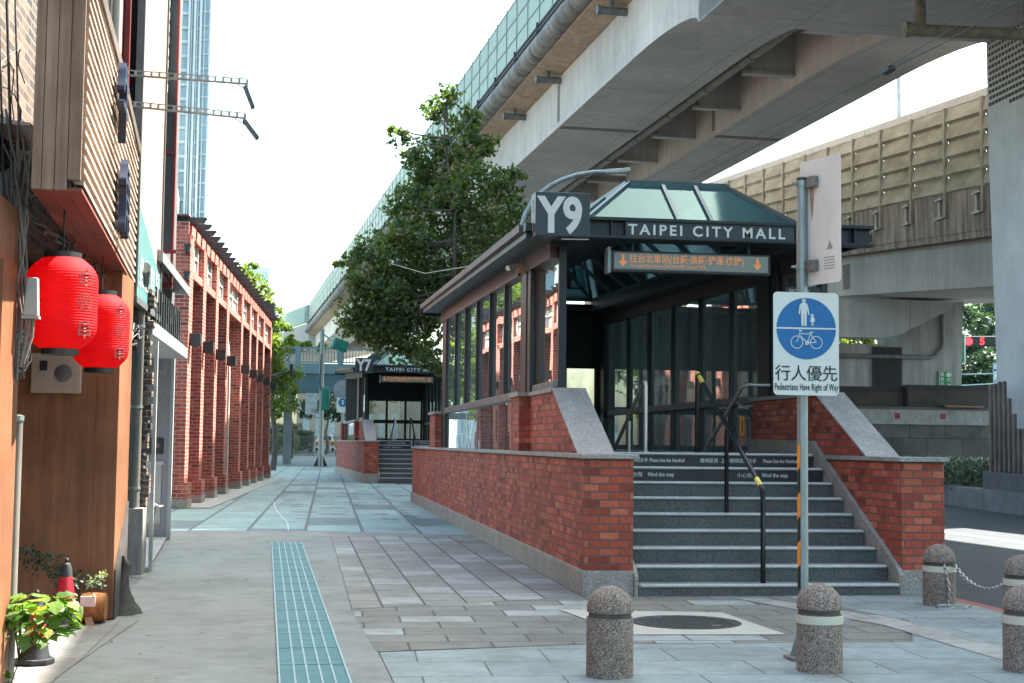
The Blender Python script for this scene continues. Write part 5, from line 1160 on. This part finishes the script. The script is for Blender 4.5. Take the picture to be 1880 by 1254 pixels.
random.seed(4); links(b, [(3.30+.09*cos(k*1.1)*(1+.1*k), -1.16+.045*sin(k*1.1), .018+.004*(k % 3)) for k in range(12)], .05, .006)
tag(b.build("loose_chain", CH, smooth=True), "loose chain hanging down the bollard and heaped on the pavement", "chain")
tag(links(MB(), [(3.50, -2.37, .40), (3.55, -2.6, .31), (3.6, -3.0, .27), (3.6, -3.6, .3)]).build("steel_chain", CH, smooth=True), "chain leaving the second bollard towards the right edge of the photo", "chain")
# manhole in its stone frame
mh = thing("manhole_cover", "round dark iron manhole cover set in a pale stone frame", "manhole", (.46, -2.16, .012))
MB().prism([(-.90, .98, 0), (.52, .67, 0), (.60, -.79, 0), (-.66, -.72, 0)], (0, 0, .004)).build("stone_frame", plain("frame_stone", (.42, .40, .36), .8, 0, .12, 4), mh); fixn(mh.children[0])
IR = plain("iron_dark", (.055, .058, .06), .55, .4, .3, 7); MB().lathe([(.465, .002), (.465, .008), (.45, .008), (.45, .0045)], n=48).build("iron_ring", IR, mh); MB().lathe([(.44, .002), (.44, .0075), (.01, .0075)], n=48).build("iron_lid", IR, mh)
b = MB()
for i in range(-7, 8):
    for j in range(-7, 8):
        if i*i+j*j < 46: b.box(i*.058-.021, i*.058+.021, j*.058-.021, j*.058+.021, .0076, .0112)
b.build("tread_studs", IR, mh); MB().box(-.2, -.13, .27, .3, .0115, .014).box(.14, .22, -.3, -.27, .0115, .014).build("key_slot", GALV, mh)
# pole with two signs
sp3 = thing("sign_pole", "grey steel sign pole with orange and black tape and a cast base", "pole", (.662, -4.2, 0))
PX, PY = .66, -4.2
sp3.location = (.752, -4.2, 0)
MB().tube([(0, 0, -.02), (0, 0, 3.40)], .037, 20).build("pole", GALV, sp3, smooth=True); MB().lathe([(.039, 3.37), (.040, 3.41), (.034, 3.42)], n=20).build("pole_cap", BLK, sp3)
b = MB(); b.box(-.115, .1, -.10, .1, 0, .035); bb_ = b.build("base_plate", concrete("base_cast", (.22, .19, .16), .3, 4), sp3, bev=.012)
g_ = MB(); g_.prism([(-.035, -.006, .03), (-.10, -.006, .03), (-.035, -.006, .22)], (0, .012, 0)); g_.prism([(.035, -.006, .03), (.10, -.006, .03), (.035, -.006, .22)], (0, .012, 0)); fixn(g_.build("gusset", GALV, sp3))
for lo, hi, mat in [(.45+.17*k, .45+.17*(k+1), (ORA if k % 2 else BLKT)) for k in range(6)]:
    t_ = MB(); n = 7
    for k in range(n):
        a0, a1 = RAD(150+75*k/n), RAD(150+75*(k+1)/n); s0, s1 = .05*k/n, .05*(k+1)/n
        t_.add([(.0385*cos(a0), .0385*sin(a0), lo+s0), (.0385*cos(a1), .0385*sin(a1), lo+s1), (.0385*cos(a1), .0385*sin(a1), hi+s1), (.0385*cos(a0), .0385*sin(a0), hi+s0)], [(0, 1, 2, 3)])
    t_.build("hazard_tape", mat, sp3)
def rrect(x0, x1, z0, z1, r, y, th, n=6):
    pts = []
    for cx, cz, a in ((x1-r, z1-r, 0), (x0+r, z1-r, 90), (x0+r, z0+r, 180), (x1-r, z0+r, 270)):
        pts += [(cx+r*cos(RAD(a+90*k/n)), y, cz+r*sin(RAD(a+90*k/n))) for k in range(n+1)]
    return MB().prism(pts, (0, th, 0))
TS_ = thing("traffic_sign", "white rectangular sign with blue disc of pedestrian and bicycle above Chinese text", "sign", (.764, -4.245, 1.857), RAD(-1.0))
fixn(rrect(-.24, .24, 0, .73, .03, -.004, .004).build("sign_plate", WHT, TS_))
fixn(disc(0, -.0065, .472, .218, .002, 48).build("blue_disc", BLU, TS_)); MB().box(-.218, .218, -.0085, -.007, .468, .479).build("divider", LET, TS_)
y = -.0085
def poly(b, pts): b.add([(x, y, z) for x, z in pts], [tuple(range(len(pts)))])
def circ(b, x, z, r, n=16): poly(b, [(x+r*cos(2*pi*k/n), z+r*sin(2*pi*k/n)) for k in range(n)])
b = MB(); ox, oz, sc = -.018, .487, .00175
circ(b, ox, oz+.182, .0125); poly(b, [(ox-.016, oz+.186), (ox+.016, oz+.184), (ox+.012, oz+.196), (ox-.010, oz+.197)])
poly(b, [(ox-.020, oz+.165), (ox-.006, oz+.172), (ox+.006, oz+.172), (ox+.020, oz+.164), (ox+.021, oz+.092), (ox-.021, oz+.092)])
poly(b, [(ox-.020, oz+.165), (ox-.021, oz+.14), (ox-.030, oz+.085), (ox-.038, oz+.090), (ox-.032, oz+.150)]); poly(b, [(ox+.020, oz+.164), (ox+.030, oz+.150), (ox+.040, oz+.088), (ox+.033, oz+.082), (ox+.021, oz+.13)])
poly(b, [(ox-.021, oz+.0915), (ox-.001, oz+.0915), (ox-.002, oz+.008), (ox-.014, oz+.0), (ox-.017, oz+.008)]); poly(b, [(ox+.002, oz+.0915), (ox+.021, oz+.0915), (ox+.019, oz+.008), (ox+.016, oz+.0), (ox+.004, oz+.008)])
cx = .045
circ(b, cx, oz+.082, .0085); poly(b, [(cx-.010, oz+.071), (cx+.010, oz+.071), (cx+.016, oz+.035), (cx-.016, oz+.035)]); poly(b, [(cx-.008, oz+.070), (cx-.020, oz+.088), (cx-.016, oz+.09), (cx-.004, oz+.071)]); poly(b, [(cx+.010, oz+.070), (cx+.019, oz+.045), (cx+.015, oz+.043), (cx+.008, oz+.06)]); poly(b, [(cx-.008, oz+.0345), (cx-.001, oz+.0345), (cx-.002, oz+.004), (cx-.007, oz+.004)]); poly(b, [(cx+.002, oz+.0345), (cx+.008, oz+.0345), (cx+.007, oz+.004), (cx+.003, oz+.004)])
b.build("walking_figures", LET, TS_)
b = MB()
def ring(x, z, r0, r1, n=28): b.add([(x+r*cos(2*pi*k/n), y, z+r*sin(2*pi*k/n)) for r in (r0, r1) for k in range(n)], [(k, (k+1) % n, n+(k+1) % n, n+k) for k in range(n)])
def bar2(x0, z0, x1, z1, w_=.0055):
    d = Vector((x1-x0, z1-z0)).normalized()*w_/2; poly(b, [(x0-d.y, z0+d.x), (x1-d.y, z1+d.x), (x1+d.y, z1-d.x), (x0+d.y, z0-d.x)])
wz = .375; ring(-.070, wz, .041, .046); ring(.072, wz, .041, .046); ring(.006, wz-.004, .008, .014, 16)
for s in ((-.070, wz, -.046, wz+.072), (-.044, wz+.060, .034, wz+.060), (-.046, wz+.048, .004, wz-.002), (.004, wz, .036, wz+.070), (.034, wz+.055, .072, wz), (.006, wz-.002, .072, wz), (-.050, wz+.078, -.034, wz+.082), (-.056, wz+.086, -.030, wz+.083), (.024, wz+.072, .052, wz+.072), (-.008, wz-.018, .020, wz+.010)): bar2(*s)
b.build("bicycle", LET, TS_)
text("行人優先", .118, BLKT, TS_, (0, -.006, .112), align='CENTER', bold=.004, ext=.001, spacing=.95); text("Pedestrians Have Right of Way", .068, BLKT, TS_, (0, -.006, .035), align='CENTER', bold=.012, ext=.001, sx=.50, spacing=1.08)
TB_ = thing("side_sign", "upper aluminium sign seen from its stained back beside the pole top", "sign", (.765, -4.13, 2.64), math.atan2(-.36, .14)); L = .42
fixn(rrect(0, L, 0, .90, .03, 0, .004).build("sign_plate", SGB, TB_))
STN = plain("rust_streak", (.40, .20, .11), .8, 0, .3, 9, c2=(.62, .47, .38), stretch=(1, 1, .3))
for z0, z1, x0 in ((.46, .70, .10),): MB().prism([(x0, -.0015, z1), (x0+.05, -.0015, z1), (x0+.04, -.0015, z0+.05), (x0+.02, -.0015, z0)], (0, .001, 0)).build("rust_stain", STN, TB_); fixn(TB_.children[-1])
b = MB()
for k in range(5): b.box(.25, .36, -.002, -.0005, .10+k*.02, .106+k*.02)
b.prism([(.28, -.001, .24), (.34, -.001, .24), (.31, -.001, .30)], (0, -.001, 0)); b.build("maker_sticker", plain("sticker_grey", (.3, .27, .25), .6), TB_)
for z in (.135, .735):
    c = MB(); c.box(.04, .15, -.035, -.004, z-.022, z+.022); c.box(.12, .20, -.05, -.004, z-.04, z+.04); c.build("clamp", plain("clamp_zinc", (.20, .20, .19), .5, .6, .4, 9), TB_, bev=.006)
for z in (2.775, 3.375): MB().lathe([(.038, z-.02), (.043, z-.02), (.043, z+.02), (.038, z+.02)], n=20).box(-.075, -.04, -.012, .012, z-.008, z+.008).build("clamp_band", GALV, sp3)
# traffic cones, plants, log
CR = plain("cone_red", (.55, .012, .03), .4, 0, .12, 4); CW_ = plain("cone_white", (.62, .55, .52), .4, 0, .1, 4); CBK = plain("cone_black", (.03, .032, .034), .6, 0, .2, 6)
def cone(label, x, y, tilt=0.):
    R = thing("traffic_cone", label, "traffic cone", (x, y, .01), .4, "red and black traffic cones")
    n = 8; b = MB(); b.add([(.145*cos(2*pi*k/n+pi/8), .145*sin(2*pi*k/n+pi/8), z) for z in (0, .045) for k in range(n)], [tuple(range(n, 2*n)), tuple(range(n-1, -1, -1))]+[(k, (k+1) % n, n+(k+1) % n, n+k) for k in range(n)])
    b.build("rubber_base", CBK, R, bev=.01)
    MB().lathe([(.112, .045), (.098, .10), (.092, .16)], n=24).build("lower_collar", CBK, R, smooth=True)
    MB().lathe([(.090, .16), (.052, .43)], n=24).build("red_sleeve", CR, R, smooth=True)
    MB().lathe([(.052, .43), (.045, .50), (.035, .535), (.012, .545), (.011, .56), (.018, .57), (.012, .585), (.004, .588)], n=20).build("black_tip", CBK, R, smooth=True)
    b = MB(); 
    for z in (.20, .24, .28): b.lathe([(.0925-(z-.16)*.141, z), (.0935-(z-.16)*.141, z+.002), (.0925-(z-.16)*.141, z+.004)], n=24)
    b.build("rib", CW_, R); return R
cone("nearer red traffic cone half hidden by the bright green leaves", -4.47, -4.02).scale = (.9, .9, .82); cone("farther red traffic cone with black tip against the timber panel", -4.56, -2.25).scale = (.92, .92, .94)
def bigleaf(b, p, d, s, seed):
    random.seed(seed); d = Vector(d).normalized(); q = d.cross(Vector((random.uniform(-.3, .3), random.uniform(-.3, .3), 1))).normalized(); n = q.cross(d)
    out = [(0, 0), (-.1, .3), (.12, .5), (.38, .36), (.5, .55), (.72, .3), (1, 0)]
    pts = [(a, w_) for a, w_ in out]+[(a, -w_) for a, w_ in out[-2:0:-1]]
    vs = [Vector(p)+d*s*a+q*s*w_*.9+n*s*(.10*abs(w_)-.22*a*a) for a, w_ in pts]; o = len(out)-1
    b.add(vs+[Vector(p)+d*s*.45], [(i, (i+1) % len(vs), len(vs)) for i in range(len(vs))])
LFB = leafmat("leaf_broad", [(0, (.05, .12, .02)), (.5, (.09, .18, .03)), (.85, (.16, .24, .04)), (1, (.3, .27, .05))], .42)
pt = thing("leafy_plant", "bright green broad leaved plant in front of the nearer traffic cone", "plant", (-4.43, -4.95, 0)); b = MB(); st = MB()
for i in range(115):
    random.seed(100+i); a = random.uniform(0, 2*pi); r = .19*math.sqrt(random.random()); c = Vector((.13+r*cos(a)*1.05, r*sin(a), .43+random.uniform(-.16, .15)*(1-r*2)))
    bigleaf(b, c, (cos(a)+random.uniform(-.5, .5), sin(a)+random.uniform(-.5, .5), random.uniform(-.7, .35)), random.uniform(.065, .115), i)
    if i % 5 == 0: st.tube([(-.02, 0, 0), (.03, 0, .16), c], .004, 5)
for i in range(8): random.seed(300+i); bigleaf(b, (random.uniform(-.08, .0), random.uniform(-.1, .05), random.uniform(.02, .1)), (random.uniform(-1, 1), random.uniform(-1, 1), .3), .06, 400+i)
b.build("leaves", LFB, pt); st.build("stem", plain("stem_green", (.08, .06, .03), .7), pt)
sh = thing("trailing_shrub", "dark small leaved shrub trailing along the foot of the timber panel", "shrub", (-4.65, -1.82, 0)); b = MB(); st = MB()
for (x, y_, z, r, n) in ((-.20, 0, .50, .16, 130), (-.05, .0, .40, .12, 90), (.12, .0, .33, .14, 110), (.26, .0, .31, .10, 70), (-.28, -.02, .58, .08, 40)):
    for i in range(n):
        random.seed(int(1000*x)+i*7); p = Vector((x+random.gauss(0, r*.5), y_+random.gauss(0, .05), z+random.gauss(0, r*.32))); d = Vector((random.gauss(0, 1), random.gauss(0, 1), random.gauss(0, .8))).normalized(); q = d.orthogonal().normalized(); s = random.uniform(.025, .045)
        b.add([p, p+d*s*.5+q*s*.3, p+d*s, p+d*s*.5-q*s*.3], [(0, 1, 2, 3)])
    st.tube([(.1, .06, .0), (x*.5+.05, .03, z*.6), (x, y_, z)], .006, 5)
b.build("leaves", LF3, sh); st.build("stem", BARK, sh); b = MB()
for i in range(60):
    random.seed(900+i); q = i/60; p = Vector((.22+.13*q+random.gauss(0, .012), -.03+random.gauss(0, .02), .33+.08*q+random.gauss(0, .014))); d = Vector((random.gauss(.4, 1), random.gauss(0, 1), random.gauss(.4, .8))).normalized(); w_ = d.orthogonal().normalized(); s = .028
    b.add([p, p+d*s*.5+w_*s*.3, p+d*s, p+d*s*.5-w_*s*.3], [(0, 1, 2, 3)])
b.build("variegated_sprig", leafmat("leaf_pale", [(0, (.25, .3, .12)), (1, (.45, .45, .25))], .3), sh)
lg = thing("wood_log", "sawn orange log end with a pale painted sun patch at the foot of the timber panel", "log", (-4.40, -1.86, .13)); b = MB(); b.lathe([(.005, -.09), (.115, -.09), (.125, 0), (.115, .10), (.005, .10)], n=22); o = b.build("bark_body", wood("log_orange", (.16, .055, .015), (.42, .17, .045), 2.4, 'X', .8), lg, smooth=True); o.rotation_euler = (0, pi/2, 0)
MB().box(-.085, .03, -.125, -.10, .02, .10).build("sunlit_patch", plain("sunlit_wood_pale", (.66, .60, .50), .8, 0, .2, 12), lg); fixn(MB().prism([(-.03, -.15, -.13), (.03, -.16, -.13), (.0, -.12, -.06), (-.05, -.11, -.07)], (0, .03, .005)).build("wood_chip", plain("chip_wood", (.35, .22, .12), .8), lg))  # pale box on the front is bright sunlight painted onto the wood
# arched lamp post behind the entrance sign
lp = thing("street_lamp", "arched grey street lamp leaning over the entrance from behind the Y9 box", "street lamp", (.95, 10.6, 0)); pts = [(0, 0, 0), (0, 0, 5.1)]+[(.0+1.95*(1-cos(a*pi/18))*.55+1.5*(a/9)**2.2*.35, 0, 5.1+1.22*sin(a*pi/18)) for a in range(1, 10)]
MB().tube(pts, .04, 12).build("arched_pole", GALV, lp, smooth=True); e = pts[-1]
fixn(MB().prism([(e[0]-.1, -.09, e[2]-.04), (e[0]+.12, -.10, e[2]-.03), (e[0]+.36, -.05, e[2]+.02), (e[0]+.36, .05, e[2]+.02), (e[0]+.12, .10, e[2]-.03), (e[0]-.1, .09, e[2]-.04)], (0, 0, .07)).build("lamp_head", plain("lamp_pale", (.42, .45, .42), .4, .2, .1, 5), lp, bev=.015)); MB().box(e[0]+.0, e[0]+.28, -.055, .055, e[2]-.05, e[2]-.041).build("lens", plain("lens_pale", (.5, .55, .45), .3), lp)
# rope, cables, cameras, tag
tag(MB().tube([(-1.46, 46, 9.96), (-.95, 38, 8.2), (-.41, 30.9, 7.2), (-.1, 18, 5.3), (.05, 10, 4.5), (-.25, 4.17, 4.02)], .008, 6).build("rope", plain("rope_pale", (.36, .34, .28), .8), smooth=True), "thin pale rope strung from the tree to the entrance eaves", "rope")
tag(MB().tube([(6.6, 2.5, 7.55), (7.1, 4.4, 7.8), (8.2, 9.5, 8.58), (9.24, 14.1, 9.4), (10.5, 26, 10.45), (11.56, 39, 11.55)], .013, 6).tube([(9.24, 14.1, 9.4), (10.6, 26, 10.8), (11.8, 39, 12.0)], .01, 6).tube([(6.6, 2.5, 7.6), (9.2, 14.05, 9.45)], .01, 6).box(9.16, 9.32, 13.9, 14.3, 9.35, 9.45).build("overhead_cable", CBD, smooth=True), "black overhead cables slanting under the elevated highway", "cables")
def cctv(label, loc, rz):
    R = thing("security_camera", label, "camera", loc, rz, "white bullet cameras on the entrance"); MB().tube([(0, 0, 0), (-.17, -.05, -.07)], .032, 14).tube([(-.17, -.05, -.07), (-.175, -.053, -.072)], .036, 14).build("barrel", WHT, R, smooth=True); MB().tube([(-.05, -.01, -.02), (0, .03, .02), (.08, .05, .03)], .012, 8).build("bracket", GALV, R); return R
cctv("white bullet camera under the left eaves of the near entrance", (.05, 4.75, 3.88), .2)
jb2 = thing("eaves_conduit", "small loop of conduit with an orange box hanging under the near entrance eaves", "conduit", (.06, 4.55, 3.83)); MB().tube([(0, 0, .14), (.01, 0, 0), (-.02, .0, -.15), (0, 0, -.22)], .008, 6).tube([(.04, 0, .14), (.05, 0, -.1)], .006, 6).build("conduit", CBL, jb2); MB().box(-.05, .04, -.03, .02, -.09, -.05).build("orange_box", plain("box_ochre", (.5, .28, .12), .5), jb2)
tg_ = thing("hang_tag", "orange plastic tag hanging from the inner stainless handrail", "tag", (3.16, 4.86, 1.80)); fixn(rrect(-.03, .03, -.16, .10, .02, 0, .006).build("tag_plate", ORA, tg_)); MB().tube([(0, .003, .10), (0, .003, .22)], .004, 5).build("strap", BLKT, tg_); MB().box(-.008, .008, -.002, -.0005, -.12, .05).build("print", BLKT, tg_)
# red countdown signal in the gap at right, green road sign, lamp post over the ramp
ts = thing("traffic_signal", "horizontal traffic signal lit red with a red number five in the gap at right", "traffic light", (33.0, 58.0, 7.25), RAD(-20))
MB().box(-1.2, 1.4, -.18, .18, -.28, .28).build("housing", plain("signal_black", (.01, .018, .018), .5), ts, bev=.08)
ER = plain("lamp_red", (1., .015, .02), .4, 0, .0, 1, emit=1.6); fixn(disc(-.55, -.2, 0, .21, .015, 20).build("red_lamp", ER, ts)); text("5", .52, ER, ts, (.02, -.19, -.18), bold=.02); MB().tube([(-1.2, .1, 0), (-4.0, .3, .1)], .06, 8).build("arm", GALV, ts)
for q in (.75, 1.12): fixn(disc(q, -.19, 0, .17, .01, 16).build("dark_lamp", BLK, ts))
rsn = thing("road_sign", "green road sign with white border left of the red signal", "sign", (31.2, 56.8, 6.0), RAD(-25)); MB().box(-.8, .35, 0, .04, 0, 1.5).build("plate", GRNS, rsn); MB().box(.35, .42, -.01, .05, -.05, 1.55).box(-.8, .35, -.01, .05, -.06, 0).box(-.8, .35, -.01, .05, 1.5, 1.56).build("border", LET, rsn)
blf = thing("blue_kiosk", "pale blue steel footbridge landing with railings in the gap at right", "footbridge", (39.5, 66, 4.6)); KB = plain("kiosk_blue", (.12, .24, .30), .5, 0, .15, 1); MB().box(-1.6, 3, 0, 3, -.9, .3).build("deck", KB, blf); b = MB()
for k in range(10): b.box(-1.55+k*.4, -1.5+k*.4, -.04, .0, .3, 1.6)
b.box(-1.6, 3, -.05, .02, 1.55, 1.65).box(-1.6, 3, -.05, .02, .9, .96); b.box(-1.6, -1.45, -.05, .1, .3, 2.0); b.build("railing", plain("kiosk_rail", (.4, .55, .58), .5), blf); MB().bar((-9, 0, 1.1), (-1.6, 0, 1.4), .05, .06).bar((-9, 0, .3), (-1.6, 0, .8), .05, .06).build("handrail", plain("kiosk_rail2", (.4, .5, .52), .5), blf)
hl = thing("highway_lamp", "thin pale lamp post rising above the ramp noise barrier", "street lamp", (22.5, 44, 9)); MB().tube([(0, 0, 0), (0, 0, 12)], .10, 8).build("post", plain("post_pale", (.4, .44, .44), .5), hl)
hl2 = thing("highway_lamp", "small lamp head just showing over the ramp noise barrier", "street lamp", (19.3, 33, 8.5)); MB().tube([(0, 0, 0), (0, 0, 5.0), (.35, 0, 5.15)], .05, 8).build("post", GALV, hl2); MB().box(.2, .85, -.1, .1, 5.1, 5.2).build("lamp_head", STL, hl2, bev=.03)
fr_ = thing("far_overpass", "pale distant overpass barrier rising behind the ramp at right", "overpass", (28, 50, 0)); fixn(MB().prism([(-1, 0, 13.0), (14, 0, 14), (14, 0, 20.5), (10, 0, 19.2)], (0, 1, 0)).build("barrier_wall", plain("overpass_pale", (.42, .43, .42), .8, 0, .08, .5), fr_))
print("objects", len(bpy.data.objects))
